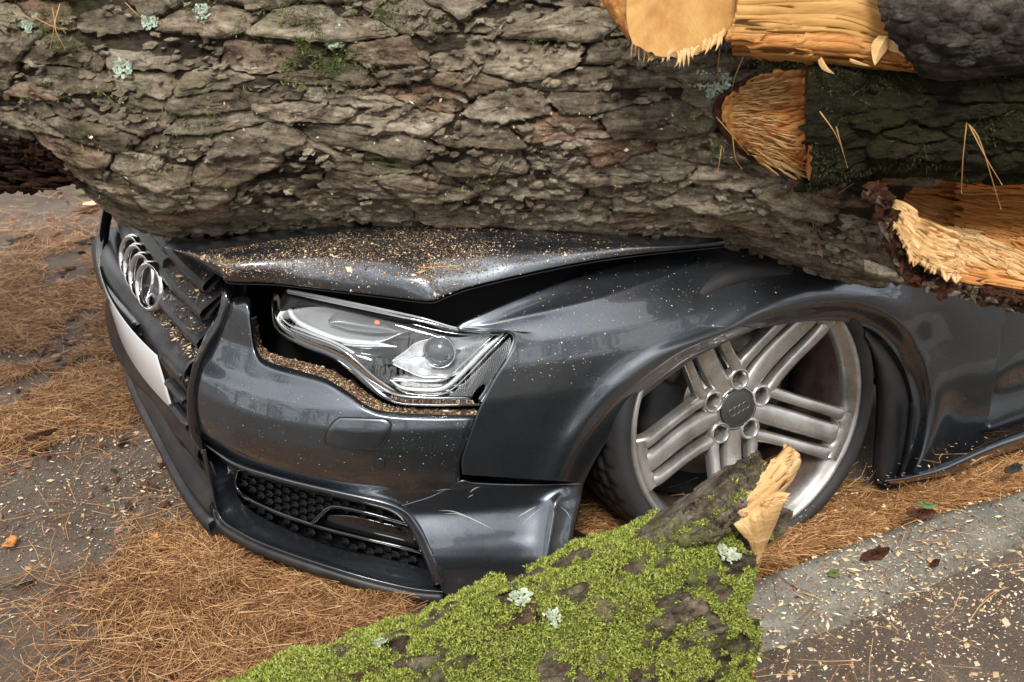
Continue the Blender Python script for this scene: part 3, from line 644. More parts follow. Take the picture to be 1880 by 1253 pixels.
# X_ points to the right of the picture (rearwards)
if (X_@CR) < 0: X_ = -X_
def wp(x, z, h): return WC+WK*np.asarray(x)[..., None]*X_+WK*np.asarray(z)[..., None]*Z_+WK*np.asarray(h)[..., None]*N_
def wl(name, prof, mat, n=96, smooth=True): return gridO(name, lathe(np.array(prof)*WK, n, WC, N_, X_, Z_), mat, wheel, cv=True, smooth=smooth)
wl('rim', [(.262, -.022), (.2645, -.006), (.2635, .002), (.258, .0035), (.2535, -.000), (.250, -.007), (.244, -.014), (.238, -.024), (.2365, -.034)], ALLOY)
wl('rim_barrel', [(.2365, -.034), (.232, -.045), (.229, -.10), (.227, -.15), (.24, -.215), (.25, -.22)], BDUST)
tp = [(.262, -.008), (.266, .000), (.275, .007), (.288, .010), (.300, .006), (.306, .001), (.313, -.010), (.318, -.022), (.3185, -.045), (.314, -.047), (.314, -.055), (.3195, -.057), (.320, -.085), (.3155, -.087), (.3155, -.096), (.320, -.098), (.320, -.135), (.3155, -.137), (.3155, -.146), (.320, -.148), (.3185, -.18), (.316, -.20), (.305, -.225), (.285, -.232), (.26, -.222)]
tp = [((.262+(r-.262)*.72)*WK, h*WK) for r, h in tp]
m = simple('tread_rubber', (.02, .02, .021), .7); v = m.coord(); 
wv = m.node('ShaderNodeTexNoise'); m.bump(m.noise(240, v, 3), .25, .002)
m.col(m.ramp(m.noise(9, v, 7), (.4, (.011, .011, .012)), (.8, (.035, .032, .03))))
nT = 240; Gt = lathe(tp, nT, WC, N_, X_, Z_)
# transverse sipes in the shoulder blocks
aa = np.arange(nT); sip = (aa % 5 == 0)
for r_i in (7, 8, 11, 12, 15, 16):
    cen = WC+tp[r_i][1]*N_; sh = 0 if r_i < 10 else 2
    idx = np.where(((aa+sh) % 5) == 0)[0]; Gt[r_i, idx] = cen+(Gt[r_i, idx]-cen)*(1-.005/.318)
gridO('tyre', Gt, m.m, wheel, cv=True)
# spokes: five groups of three bars
def bar(path, wid, hts=0):
    path = np.asarray(path, float); n = 22; p_ = cr(path, n); w_ = np.interp(np.linspace(0, 1, n), np.linspace(0, 1, len(wid)), wid)
    T = np.gradient(p_[:, :2], axis=0); T /= np.linalg.norm(T, axis=1)[:, None]; Nn = np.stack([-T[:, 1], T[:, 0]], 1)
    secs = [(-.5, -.022), (-.52, -.006), (-.40, -.001), (-.2, .0012), (.2, .0012), (.40, -.001), (.52, -.006), (.5, -.022)]
    G_ = []
    for o_, h_ in secs:
        q = p_[:, :2]+Nn*(w_*o_)[:, None]; G_.append(wp(q[:, 0], q[:, 1], p_[:, 2]+h_))
    return np.stack(G_, 1)
def hz(r): return -.047+.043*smoothstep(.06, .25, r)**1.2
def rotz(p, a): p = np.asarray(p, float); c, s = math.cos(a), math.sin(a); return np.stack([p[:, 0]*c-p[:, 1]*s, p[:, 0]*s+p[:, 1]*c, p[:, 2]], 1)
base_ang = math.radians(-25)
for k in range(5):
    A_ = base_ang+k*math.radians(72)
    mid = [(r, 0, hz(r)) for r in (.045, .09, .14, .19, .225)]+[(.252, 0, -.016)]
    gridO('spoke', bar(rotz(mid, A_), [.037, .040, .040, .039, .039, .040], 0), ALLOY, wheel)
    for s_ in (-1, 1):
        pts = [(.064, s_*.044), (.080, s_*.046), (.10, s_*.0445), (.14, s_*.0435), (.19, s_*.043), (.222, s_*.042), (.252, s_*.042)]
        pts = [(x, y, hz(math.hypot(x, y))+.001-.012*(x > .24)) for x, y in pts]
        gridO('spoke_arm', bar(rotz(pts, A_), [.021, .023, .022, .021, .022, .025, .032]), ALLOY, wheel)
    # foot joining the three bars to the rim
    t_ = np.linspace(-.21, .21, 16); G_ = []
    for r, h in ((.222, -.03), (.224, -.010), (.231, -.005), (.240, -.0025), (.252, -.001), (.256, -.012)):
        cv_ = .010*(1-np.abs(np.cos(t_*26)))*(r < .23)
        G_.append(wp((r+cv_)*np.cos(t_+A_), (r+cv_)*np.sin(t_+A_), np.full(16, h)))
    gridO('spoke_foot', np.stack(G_, 1), ALLOY, wheel)
    # lug boss + bolt
    B_ = A_+math.radians(36); bc = np.array([.0585*math.cos(B_), .0585*math.sin(B_)])
    c3 = wp(bc[0], bc[1], np.array(-.045))
    gridO('lug_boss', lathe([(.0265, -.02), (.0245, -.003), (.0215, .002), (.0185, .001), (.0175, -.02), (.0175, -.035)], 32, c3, N_, X_, Z_), ALLOY, wheel, cv=True)
    gridO('lug_bolt', lathe([(.0175, -.034), (.011, -.033), (.011, -.022), (.0085, -.020), (.007, -.028), (.0005, -.028)], 6 if False else 18, c3, N_, X_, Z_), BDUST, wheel, cv=True)
wl('hub', [(.040, -.06), (.040, -.046), (.0425, -.0455), (.045, -.047), (.046, -.07), (.07, -.085), (.09, -.10)], ALLOY, 64)
wl('hub_cap', [(.0385, -.05), (.0385, -.044), (.0365, -.0415), (.0350, -.043), (.0340, -.0425), (.02, -.040), (.0005, -.0395)], CAPM, 64)
wl('cap_seal', [(.0405, -.047), (.0400, -.0438), (.0385, -.0438), (.0383, -.047)], GLOSSB, 64)
parts = []
for q in (-.0165, -.0055, .0055, .0165):
    a = np.linspace(0, 2*np.pi, 28, endpoint=False); ca, sa = math.cos(math.radians(14)), math.sin(math.radians(14))
    x = q+.0078*np.cos(a); z = .0078*np.sin(a); V, F = tube(wp(x*ca-z*sa, x*sa+z*ca, np.full(28, -.0398)), .0011, 6, True, up=N_); parts.append((V, F))
V, F = join_parts(parts); mk('cap_emblem', V, F, simple('emblem_grey', (.18, .17, .15), .35, .8).m, wheel)
wl('brake_disc', [(.10, -.13), (.165, -.13), (.167, -.14), (.165, -.155), (.10, -.155)], STEEL, 64)
wl('brake_bell', [(.0005, -.10), (.075, -.10), (.08, -.13), (.10, -.13)], BDUST, 48)
parts = []
for a in np.linspace(math.radians(-40), math.radians(50), 14):
    pass
a = np.linspace(math.radians(150), math.radians(215), 14); G_ = []
for r, h in ((.10, -.10), (.11, -.088), (.16, -.088), (.18, -.10), (.18, -.17)): G_.append(wp(r*np.cos(a), r*np.sin(a), np.full(14, h)))
gridO('brake_caliper', np.stack(G_, 1), PLAST, wheel, thick=.004)
V, F = tube([wp(np.array(.236*math.cos(.55)), np.array(.236*math.sin(.55)), np.array(h)) for h in (-.06, -.045, -.03)], .0055, 10); mk('tyre_valve', V, F, RUBBER, wheel)
wl('wheel_back', [(.0005, -.19), (.23, -.19)], DARK, 48)
# ================================================================== fallen trunk
TA, TB = P(np.array(-300.), np.array(430.), 2.66), P(np.array(2200.), np.array(500.), 2.44)
TR = .40
TX = (TB-TA)/np.linalg.norm(TB-TA)
TY = -CF-TX*(-CF@TX); TY /= np.linalg.norm(TY); TZ = np.cross(TX, TY); TZ = TZ if TZ[2] > 0 else -TZ
TO = TA+TZ*TR                                     # origin of the axis at px -300
TL = np.linalg.norm(TB-TA)
def s_of(px): return (np.asarray(px, float)+300)/2500*TL
def px_of(s_): return s_/TL*2500-300
def trad(s_, ph):
    ph = np.mod(np.asarray(ph)+3.8, 2*np.pi)-3.8
    px = px_of(s_)
    d = np.interp(px, [-600, 0, 100, 190, 215, 240, 300, 400, 520, 640, 1000, 1150, 1280, 1400, 1500, 1600, 1690, 1900], [-.150, -.145, -.150, -.130, -.112, -.085, -.045, -.022, -.020, -.025, -.02, -.025, -.03, -.022, .008, .03, .036, .03])
    ww = np.exp(-((ph+1.45)/np.where(ph > -1.45, .95, 1.3))**2)
    big = .022*fbm(np.stack([s_*2.6, np.cos(ph)*1.3+5, np.sin(ph)*1.3], -1), 3, 21)
    burl = .03*np.exp(-((px-400)/170)**2-((ph+.8)/.4)**2)+.03*np.exp(-((px-760)/260)**2-((ph+.75)/.4)**2)
    return TR+d*ww+big+burl
def tsurf(s_, ph, h=0):
    s_, ph, h = np.broadcast_arrays(np.asarray(s_, float), np.asarray(ph, float), np.asarray(h, float))
    r = trad(s_, ph)+h
    return TO+s_[..., None]*TX+(r*np.cos(ph))[..., None]*TY+(r*np.sin(ph))[..., None]*TZ
TM = Matrix(((TX[0], TY[0], TZ[0], TO[0]), (TX[1], TY[1], TZ[1], TO[1]), (TX[2], TY[2], TZ[2], TO[2]), (0, 0, 0, 1)))
Rt = np.stack([TX, TY, TZ], 1)
def tloc(V): return (np.asarray(V)-TO)@Rt
trunk = bpy.data.objects.new('fallen_trunk', None); link(trunk); trunk.matrix_world = TM
meta(trunk, 'massive pine trunk with thick scaly bark lying across the car bonnet', 'tree trunk')
def tobj(name, V, F, mat, parent=None, **k):
    return mk(name, tloc(V), F, mat, parent or trunk, **k)
def tpix(px, py):                                   # surface point of the trunk seen at a pixel -> (s, ph)
    px = np.asarray(px, float); py = np.asarray(py, float); D = ray(px, py)
    o_ = (CAM-TO)@Rt; d = D@Rt; a = d[..., 1]**2+d[..., 2]**2; b = o_[1]*d[..., 1]+o_[2]*d[..., 2]; c = o_[1]**2+o_[2]**2-(TR+.0)**2
    t = (-b-np.sqrt(np.maximum(b*b-a*c, 0)))/a; q = o_+d*t[..., None]
    return q[..., 0], np.arctan2(q[..., 2], q[..., 1]), t
# base surface with fissures
ph = np.r_[np.linspace(-2.2, .7, 420), np.linspace(.78, 2*np.pi-2.28, 60)]; sg = np.linspace(s_of(-900), s_of(1640), 760)
sg2, ph2 = np.meshgrid(sg, ph, indexing='ij')
q3 = np.stack([sg2, np.cos(ph2)*TR, np.sin(ph2)*TR], -1)
f1 = fbm(q3*np.array([14, 40, 40]), 4, 31, .6); f2 = np.abs(fbm(q3*np.array([7, 18, 18]), 3, 41))
hh = -.006+.010*f1+.012*f2
Vb = tsurf(sg2, ph2, hh)
jag = .02*noise(np.stack([ph*6, ph*0, ph*0], -1), 3)+.012*noise(np.stack([ph*25, ph*0, ph*0], -1), 4)
Vb[-1] += TX*jag[:, None]+.0; Vb[-2] += TX*jag[:, None]*.6
tobj('bark_base', Vb.reshape(-1, 3), gridF(len(sg), len(ph), False, True), BARKDEEP)
# trunk core ends
a_ = np.linspace(0, 2*np.pi, 64, endpoint=False)
for se in (s_of(-900), s_of(1625)):
    gridOv = np.stack([tsurf(np.full(64, se), a_, -.012), tsurf(np.full(64, se+.01), a_, -.2), tsurf(np.full(64, se+.012), a_, -.36)], 0)
    tobj('end_grain', gridOv.reshape(-1, 3), gridF(3, 64, False, True), WOODO)

def clip(poly, m_, n_):                             # keep the side where (p-m).n < 0
    out_ = []
    for i in range(len(poly)):
        a, b = poly[i-1], poly[i]; da = (a[0]-m_[0])*n_[0]+(a[1]-m_[1])*n_[1]; db = (b[0]-m_[0])*n_[0]+(b[1]-m_[1])*n_[1]
        if da < 0: 
            if db < 0: out_.append(b)
            else: t = da/(da-db); out_.append((a[0]+(b[0]-a[0])*t, a[1]+(b[1]-a[1])*t))
        elif db < 0: t = da/(da-db); out_.append((a[0]+(b[0]-a[0])*t, a[1]+(b[1]-a[1])*t)); out_.append(b)
    return out_
def cells(u0, u1, v0, v1, jit=.42, seed=1):
    r_ = np.random.default_rng(seed); nu_, nv_ = int(round(u1-u0)), int(round(v1-v0)); pts = {}
    for i in range(nu_+2):
        for j in range(nv_+2):
            pts[i, j] = (u0+i-.5+(.5 if j % 2 else 0)+r_.uniform(-jit, jit), v0+j-.5+r_.uniform(-jit, jit))
    out_ = []
    for i in range(1, nu_+1):
        for j in range(1, nv_+1):
            c = pts[i, j]; poly = [(c[0]-1.6, c[1]-1.3), (c[0]+1.6, c[1]-1.3), (c[0]+1.6, c[1]+1.3), (c[0]-1.6, c[1]+1.3)]
            for di in (-2, -1, 0, 1, 2):
                for dj in (-2, -1, 0, 1, 2):
                    q = pts.get((i+di, j+dj))
                    if q is None or (di == 0 and dj == 0): continue
                    n_ = (q[0]-c[0], q[1]-c[1]); poly = clip(poly, ((q[0]+c[0])/2, (q[1]+c[1])/2), n_)
                    if len(poly) < 3: break
                if len(poly) < 3: break
            if len(poly) >= 3: out_.append((c, poly))
    return out_
def plate_mesh(surf, c, poly, H, tilt, seed, n=40, gap=.93, rough=.0085, tilts=0., detail=1.0):
    """poly in metres on the (s, w) sheet; surf(s, w, h) -> 3D"""
    p = np.array(poly); c = p.mean(0)
    L_ = np.r_[0, np.cumsum(np.linalg.norm(np.diff(np.vstack([p, p[:1]]), axis=0), axis=1))]; u = np.linspace(0, L_[-1], n, endpoint=False)
    pc = np.vstack([p, p[:1]]); q = np.stack([np.interp(u, L_, pc[:, k]) for k in (0, 1)], 1)
    q = .25*np.roll(q, 1, 0)+.5*q+.25*np.roll(q, -1, 0); q = .25*np.roll(q, 1, 0)+.5*q+.25*np.roll(q, -1, 0)
    nz = fbm(np.stack([q[:, 0]*95, q[:, 1]*95, np.full(n, seed*1.7)], 1), 3, 5, .7)
    d = q-c; dl = np.linalg.norm(d, axis=1)[:, None]+1e-9; q = c+d*(gap)+d/dl*(nz[:, None]*rough)
    rings = [(1.0, -.012), (.985, H*.35), (.95, H*.62), (.90, H*.70), (.86, H*.95), (.7, H*1.05), (.5, H*1.0), (.3, H*1.0), (.12, H)]
    V = []
    for f_, h_ in rings:
        pp = c+(q-c)*f_; nn = fbm(np.stack([pp[:, 0]*55, pp[:, 1]*120, np.full(n, seed*3.1)], 1), 3, 9, .6)
        hh = h_+(nn*.0040*detail+tilt*(pp[:, 1]-c[1])+tilts*(pp[:, 0]-c[0]))*(f_ < .99)
        # broken laminae: some of the surface has stepped off
        lv = fbm(np.stack([pp[:, 0]*16, pp[:, 1]*42, np.full(n, seed*5.3)], 1), 3, 13); hh = hh-.0022*((lv > .0)*1.+(lv > .16)*1.+(lv > .3)*1.)*(f_ < .99)*detail
        V.append(surf(pp[:, 0], pp[:, 1], hh))
    V.append(V[-1].mean(0, keepdims=True))
    V = np.vstack(V); m_ = len(rings); i = np.arange(n); i2 = (i+1) % n
    return V, [gridF(m_, n, False, True), np.stack([(m_-1)*n+i, (m_-1)*n+i2, np.full(n, m_*n)], 1)]
AS, AW = .15, .050
W0, W1 = -1.95*TR, .45*TR; S0, S1 = s_of(-60), s_of(1600)
def warp(s_, w_):                                   # sheet coordinates -> real ones (plates follow the swelling grain)
    px = px_of(s_); g = .05*noise(np.stack([s_*2.2, w_*3, 0*s_], -1), 61)
    sl = .22*np.exp(-((px-600)/380)**2)*np.exp(-((w_+.42)/.3)**2)
    return s_+.03*noise(np.stack([s_*4, w_*7, 0*s_+5], -1), 62), w_+g+sl*(s_-s_of(600))*.8
def tsw(s_, w_, h): return tsurf(s_, w_/TR, h)
nvis = 0; extra = []
for (c, poly) in cells(S0/AS, S1/AS, W0/AW, W1/AW, .43, 5):
    pm = np.array(poly)*[AS, AW]; a, b = warp(pm[:, 0], pm[:, 1]); pm = np.stack([a, b], 1); cm = pm.mean(0)
    if cm[1] < -2.1*TR: continue
    pxc = px_of(cm[0])
    r_ = random.random(); H = random.uniform(.005, .016) if r_ > .22 else random.uniform(.000, .004)
    V, F = plate_mesh(tsw, cm, pm, H, random.uniform(-.42, -.04), random.random()*50, n=64, tilts=random.uniform(-.06, .06), gap=random.uniform(.95, 1.03))
    pc = proj(V.mean(0)); sp = cm[0] > s_of(1590)-.02*0
    if nvis < 300 and -40 < pc[0] < 1640 and -30 < pc[1] < 540:
        nvis += 1; tobj('bark_plate', V, F, BARK)
    else: extra.append((V, F))
for (c, poly) in cells(S0/AS, S1/AS, .5*TR/AW, 4.2*TR/AW, .4, 6)+cells(s_of(-900)/AS, (S0-.03)/AS, -1.9*TR/AW, 4.2*TR/AW, .4, 7):
    pm = np.array(poly)*[AS, AW]; H = random.uniform(.004, .014)
    extra.append(plate_mesh(tsw, pm.mean(0), pm, H, random.uniform(-.2, .1), random.random()*50, n=16))
V, F = join_parts(extra); tobj('bark_scales', V, F, BARK, kind='stuff')
# small flakes between and upon the plates
parts = []
r_ = np.random.default_rng(3)
for k in range(2800):
    s_ = r_.uniform(s_of(-80), s_of(1600)); w_ = r_.uniform(-1.9, .35)*TR; L_ = r_.uniform(.004, .017); W_ = L_*r_.uniform(.25, .6); n = 12
    a = np.linspace(0, 2*np.pi, n, endpoint=False)+r_.uniform(0, 1); rad = r_.uniform(.45, 1.25, n); th = r_.normal(.15, .35)
    x = np.cos(a)*rad*L_; y = np.sin(a)*rad*W_; x, y = x*math.cos(th)-y*math.sin(th), x*math.sin(th)+y*math.cos(th)
    h0 = r_.uniform(.001, .013); tl = r_.uniform(-.45, .25)
    top = tsw(s_+x*.85, w_+y*.85, h0+.003+tl*y+r_.uniform(-.001, .001, n)); low = tsw(s_+x, w_+y, h0-.004+tl*y*.5); cc_ = tsw(np.array([s_]), np.array([w_]), h0+.004)
    i = np.arange(n); i2 = (i+1) % n
    parts.append((np.vstack([low, top, cc_]), [np.stack([i, i2, i2+n, i+n], 1), np.stack([i+n, i2+n, np.full(n, 2*n)], 1)]))
V, F = join_parts(parts); tobj('bark_flakes', V, F, BARK, smooth=False, kind='stuff')

# ---------- moss tufts and lichen
def blades(pos, nrm, L_, wd, mat, name, parent, local=None, spread=.9, seed=1, **k):
    r_ = np.random.default_rng(seed); n = len(pos); d = nrm+r_.normal(0, spread, (n, 3)); d /= np.linalg.norm(d, axis=1)[:, None]
    side = np.cross(d, r_.normal(0, 1, (n, 3))); side /= np.linalg.norm(side, axis=1)[:, None]; Lr = L_*r_.uniform(.4, 1.2, n)[:, None]; wr = wd*r_.uniform(.6, 1.3, n)[:, None]
    a = pos-side*wr; b = pos+side*wr; c = pos+d*Lr*.6+side*wr*.8; e = pos+d*Lr*.6-side*wr*.8; t = pos+d*Lr+r_.normal(0, .15, (n, 3))*Lr
    V = np.stack([a, b, c, e, t], 1).reshape(-1, 3); i = np.arange(n)*5
    F = [np.stack([i, i+1, i+2, i+3], 1), np.stack([i+3, i+2, i+4], 1)]
    if local is not None: V = local(V)
    return mk(name, V, F, mat, parent, smooth=False, **k)
def leafy(name, c0, c1, c2, rough=.7, sss=0.0):
    m = simple(name, c1, rough, Specular_IOR_Level=.25); m.col(m.ramp(m.island(), (.1, c0), (.5, c1), (.9, c2))); return m.m
MOSSD = leafy('moss_olive', (.035, .05, .012), (.08, .105, .025), (.15, .17, .05))
MOSSB = leafy('moss_bright', (.07, .085, .012), (.22, .27, .035), (.43, .47, .12))
MOSSK = leafy('moss_shaded', (.014, .015, .005), (.032, .035, .010), (.06, .062, .02))  # limb moss, its green darkened to carry the shade cast from above
LICH = leafy('lichen', (.24, .30, .23), (.35, .43, .34), (.50, .57, .47), .8)
def patch_pts(cs, n_per, seed):
    r_ = np.random.default_rng(seed); ps, ns = [], []
    for x, y, rx, ry, dens in cs:
        n = int(n_per*dens*rx*ry/900)
        px = x+r_.normal(0, rx, n); py = y+r_.normal(0, ry, n)
        keep = fbm(np.stack([px/28, py/20, px*0], -1), 3, 77) > -.02; px, py = px[keep], py[keep]
        s_, ph_, _ = tpix(px, py); p_ = tsurf(s_, ph_, .016+.007*noise(np.stack([px/9, py/9, 0*px], -1), 3)); ps.append(p_); ns.append(np.cos(ph_)[:, None]*TY+np.sin(ph_)[:, None]*TZ)
    return np.vstack(ps), np.vstack(ns)
pp, nn = patch_pts([(560, 85, 34, 26, 1.2), (590, 125, 30, 14, 1), (520, 70, 18, 14, 1), (680, 20, 40, 10, .8), (60, 45, 26, 14, .8), (105, 75, 18, 10, .6), (340, 12, 40, 8, .5), (360, 205, 22, 22, .6), (420, 185, 34, 14, .5), (1380, 120, 26, 30, 1.3), (1420, 100, 20, 20, 1), (980, 65, 30, 14, .5), (200, 165, 30, 8, .4), (1340, 265, 34, 14, .8), (860, 330, 30, 20, .15), (1160, 60, 30, 20, .4), (300, 300, 30, 18, .3), (1200, 120, 18, 18, .4), (600, 130, 50, 26, .5), (500, 30, 60, 16, .4), (760, 40, 50, 14, .4), (70, 170, 40, 20, .3)], 800, 5)
blades(pp, nn, .010, .0009, MOSSD, 'moss_tufts', trunk, tloc, kind='stuff')
def rosette(surfpt, size, mat, name, parent, local=None, seed=0, n=70):
    """lichen rosette: many overlapping lobed leaflets; surfpt(u, v, h) in metres round the centre"""
    r_ = np.random.default_rng(seed); parts = []
    for k in range(n):
        rr_ = size*math.sqrt(r_.uniform(0.02, 1))*r_.uniform(.6, 1.08); a = r_.uniform(0, 2*np.pi); cx, cy = rr_*math.cos(a), rr_*math.sin(a)*.85
        m_ = 8; b = np.linspace(0, 2*np.pi, m_, endpoint=False); ls = size*r_.uniform(.10, .2); rad = ls*r_.uniform(.55, 1.25, m_)
        x = cx+rad*np.cos(b); y = cy+rad*np.sin(b); out_ = (x*math.cos(a)+y*math.sin(a)-rr_)/ls
        h = .0012+.002*np.clip(out_, 0, 1)+r_.uniform(0, .002)+.001*(1-rr_/size)
        V = np.vstack([surfpt(x, y, h), surfpt(np.array([cx]), np.array([cy]), np.array([.002]))]); i = np.arange(m_)
        parts.append((V, [np.stack([i, (i+1) % m_, np.full(m_, m_)], 1)]))
    V, F = join_parts(parts)
    if local is not None: V = local(V)
    return mk(name, V, F, mat, parent, smooth=False)
for i, (x, y, rp_) in enumerate([(617, 66, 24), (378, 24, 16), (283, 42, 17), (234, 122, 22), (55, 50, 13), (1290, 148, 20), (1322, 150, 22), (1305, 170, 12), (72, 32, 8)]):
    s_, ph_, t_ = tpix(x, y); sz = rp_/1070
    rosette(lambda u, v, h, s_=s_, ph_=ph_: tsurf(s_+u, ph_+v/TR, h+.012), sz, LICH, 'lichen_patch', trunk, tloc, seed=i)

# ---------- torn and split wood. depth of the trunk face at a pixel:
def tdep(px, py): return tpix(px, py)[2]
def wloft(name, rows, mat, nu=60, nv=30, amp=.004, parent=None, along=0, freq=(3, 40), thick=.006, jagged=0, seed=3, lab=None):
    """rows of (px, py, depth); fibres run along the rows (along=0) or across (1)"""
    R_ = [arc(r, nu) for r in rows]; R_ = np.stack(R_, 1); g = np.stack([cr(R_[i], nv) for i in range(nu)], 0)
    if jagged:
        j = jagged*noise(np.stack([np.arange(nu)*.45, np.zeros(nu), np.full(nu, seed)], 1), seed)+jagged*.6*noise(np.stack([np.arange(nu)*1.3, np.zeros(nu), np.full(nu, seed)], 1), seed+1)
        d = g[:, -1]-g[:, -3]; d /= np.linalg.norm(d[:, :2], axis=1)[:, None]+1e-9; g[:, -1] += d*j[:, None]; g[:, -2] += d*j[:, None]*.6
    V = P(g[..., 0], g[..., 1], g[..., 2])
    u = np.linspace(0, 1, nu)[:, None]*np.ones((1, nv)); v_ = np.linspace(0, 1, nv)[None]*np.ones((nu, 1))
    c = np.stack([u*(freq[0] if not along else freq[1]), v_*(freq[1] if not along else freq[0]), u*0+seed], -1)
    V = V-CF*(amp*fbm(c, 3, seed)+amp*.9*np.abs(noise(c*2.3, seed+5)))[..., None]
    o = mk(name, tloc(V).reshape(-1, 3) if parent is None else V.reshape(-1, 3), gridF(nu, nv), mat, trunk if parent is None else parent, **({'label': lab} if lab else {}))
    if thick: m_ = o.modifiers.new('solidify', 'SOLIDIFY'); m_.thickness = thick; m_.offset = -1
    return o
def slivers(specs, mat, name, parent=None, seed=1, as_parts=False, lab=None):
    """long pointed splinters: (x0,y0,t0,x1,y1,t1,width px)"""
    r_ = np.random.default_rng(seed); parts = []
    for x0, y0, t0, x1, y1, t1, wd in specs:
        n = 6; f = np.linspace(0, 1, n)[:, None]; a = np.array([x0, y0, t0]); b = np.array([x1, y1, t1]); c = a*(1-f)+b*f
        d = (b-a)[:2]; d = d/(np.linalg.norm(d)+1e-9); nn = np.array([-d[1], d[0]]); bend = r_.normal(0, 1.2); c[:, :2] += nn*(bend*np.sin(np.pi*f)*wd*.4)
        w_ = wd*np.array([.8, 1, .95, .7, .42, .05])*r_.uniform(.8, 1.2); th = w_/FPX*c[:, 2]*.5
        l = c.copy(); l[:, :2] += nn*w_[:, None]/2; rr_ = c.copy(); rr_[:, :2] -= nn*w_[:, None]/2
        Lp = P(l[:, 0], l[:, 1], l[:, 2]); Rp = P(rr_[:, 0], rr_[:, 1], rr_[:, 2]); Cp = P(c[:, 0], c[:, 1], c[:, 2]); Fp_ = Cp-CF*th[:, None]; Bp_ = Cp+CF*th[:, None]
        V = np.stack([Lp, Fp_, Rp, Bp_], 1).reshape(-1, 3); F = [gridF(n, 4, False, True), np.array([[3, 2, 1, 0], [4*n-4, 4*n-3, 4*n-2, 4*n-1]])]
        if as_parts: mk(name, tloc(V) if parent is None else V, F, mat, parent or trunk, smooth=False)
        else: parts.append((V, F))
    if not as_parts:
        V, F = join_parts(parts); mk(name, tloc(V) if parent is None else V, F, mat, parent or trunk, smooth=False, kind='stuff')
# (a) mossy limb stub; shade of the log above is put into its dark colours
LA, LB_ = P(np.array(1478.), np.array(216.), 2.11), P(np.array(2150.), np.array(196.), 2.04)
LX = (LB_-LA)/np.linalg.norm(LB_-LA); LY = -CF-LX*(-CF@LX); LY /= np.linalg.norm(LY); LZ = np.cross(LX, LY); LZ = LZ if LZ[2] > 0 else -LZ; LLn = np.linalg.norm(LB_-LA)
def lsurf(s_, w_, h):
    s_, w_, h = np.broadcast_arrays(s_, w_, h); p2 = w_/.125
    r = .094+.014*noise(np.stack([s_*7, np.cos(p2)*2, np.sin(p2)*2], -1), 8)+.012*smoothstep(.08, .0, s_)+h
    return LA+s_[..., None]*LX+(r*np.cos(p2))[..., None]*LY+(r*np.sin(p2))[..., None]*LZ
limb = bpy.data.objects.new('limb', None); link(limb, trunk); limb.matrix_parent_inverse = TM.inverted(); meta(limb, 'moss-covered limb stub coloured dark for the shade of the upper log')
pa = np.linspace(-np.pi, np.pi, 180, endpoint=False); sg = np.linspace(0, LLn, 160); a, b = np.meshgrid(sg, pa*.125, indexing='ij')
q3 = np.stack([a, np.cos(b/.125)*.12, np.sin(b/.125)*.12], -1)
V = lsurf(a, b, .016*fbm(q3*np.array([16, 45, 45]), 4, 51, .6)+.018*np.abs(fbm(q3*np.array([8, 22, 22]), 3, 52)))
V[0] += LX*(.012*noise(np.stack([pa*4, pa*0, pa*0], -1), 6)-.004)[:, None]+LX*(.01*noise(np.stack([pa*13, pa*0, pa*0], -1), 7))[:, None]
mk('bark_base', V.reshape(-1, 3), gridF(160, 180, False, True), BARKSHADED, limb)
V = np.stack([lsurf(0*pa+.006, pa*.125, -.012+0*pa), lsurf(0*pa+.012, pa*.125, -.1+0*pa)], 0); mk('broken_end', V.reshape(-1, 3), gridF(2, 180, False, True), WOODO, limb)
for (c, poly) in cells(0, LLn/.075, -1.8*.125/.036, 1.4*.125/.036, .42, 15):
    pm = np.array(poly)*[.075, .036]
    if pm[:, 0].min() < .01 or proj(lsurf(pm[:1, 0], pm[:1, 1], 0))[0][0] > 1960: continue
    V, F = plate_mesh(lsurf, None, pm, random.uniform(.006, .016), random.uniform(-.35, .1), random.random()*50, n=36, gap=.95); mk('bark_plate', V, F, BARKSHADED, limb)
r_ = np.random.default_rng(5); n = 9000; s_ = r_.uniform(0, LLn*.7, n); w_ = r_.uniform(-1.7, 1.5, n)*.125
keep = fbm(np.stack([s_*14, w_*20, 0*s_], -1), 3, 4)+.35*smoothstep(.12, 0, s_) > .05; s_, w_ = s_[keep], w_[keep]
blades(lsurf(s_, w_, .008), np.cos(w_/.125)[:, None]*LY+np.sin(w_/.125)[:, None]*LZ, .010, .0006, MOSSK, 'moss_tufts', limb, kind='stuff')
# (b) hollow with splintered wood
td = lambda x, y, o=0: (x, y, float(tdep(np.array(float(x)), np.array(float(y))))+o)
rim = [[(1395, 138), (1352, 165), (1328, 185), (1321, 205), (1330, 232), (1348, 258), (1378, 285), (1420, 305), (1470, 318)],
       [(1420, 135), (1380, 175), (1352, 200), (1350, 215), (1360, 235), (1380, 255), (1405, 275), (1435, 292), (1474, 305)],
       [(1450, 130), (1432, 165), (1420, 190), (1415, 215), (1420, 232), (1428, 250), (1440, 265), (1458, 280), (1478, 292)],
       [(1480, 128), (1478, 160), (1478, 190), (1478, 215), (1478, 232), (1478, 250), (1478, 265), (1480, 278), (1482, 290)]]
offs = [-.020, -.022, -.022, -.020]
wloft('splintered_hollow', [[td(x, y, o_) for x, y in r] for r, o_ in zip(rim, offs)], WOODO, 70, 30, .007, along=1, freq=(3, 22))
wloft('hollow_rim', [[td(x-7, y, .0) for x, y in rim[0]], [td(x-3, y+1, -.018) for x, y in rim[0]], [td(x+3, y, -.014) for x, y in rim[0]]], BARKRED, 120, 8, .010, jagged=5, freq=(40, 4))
r_ = np.random.default_rng(11); sp = []
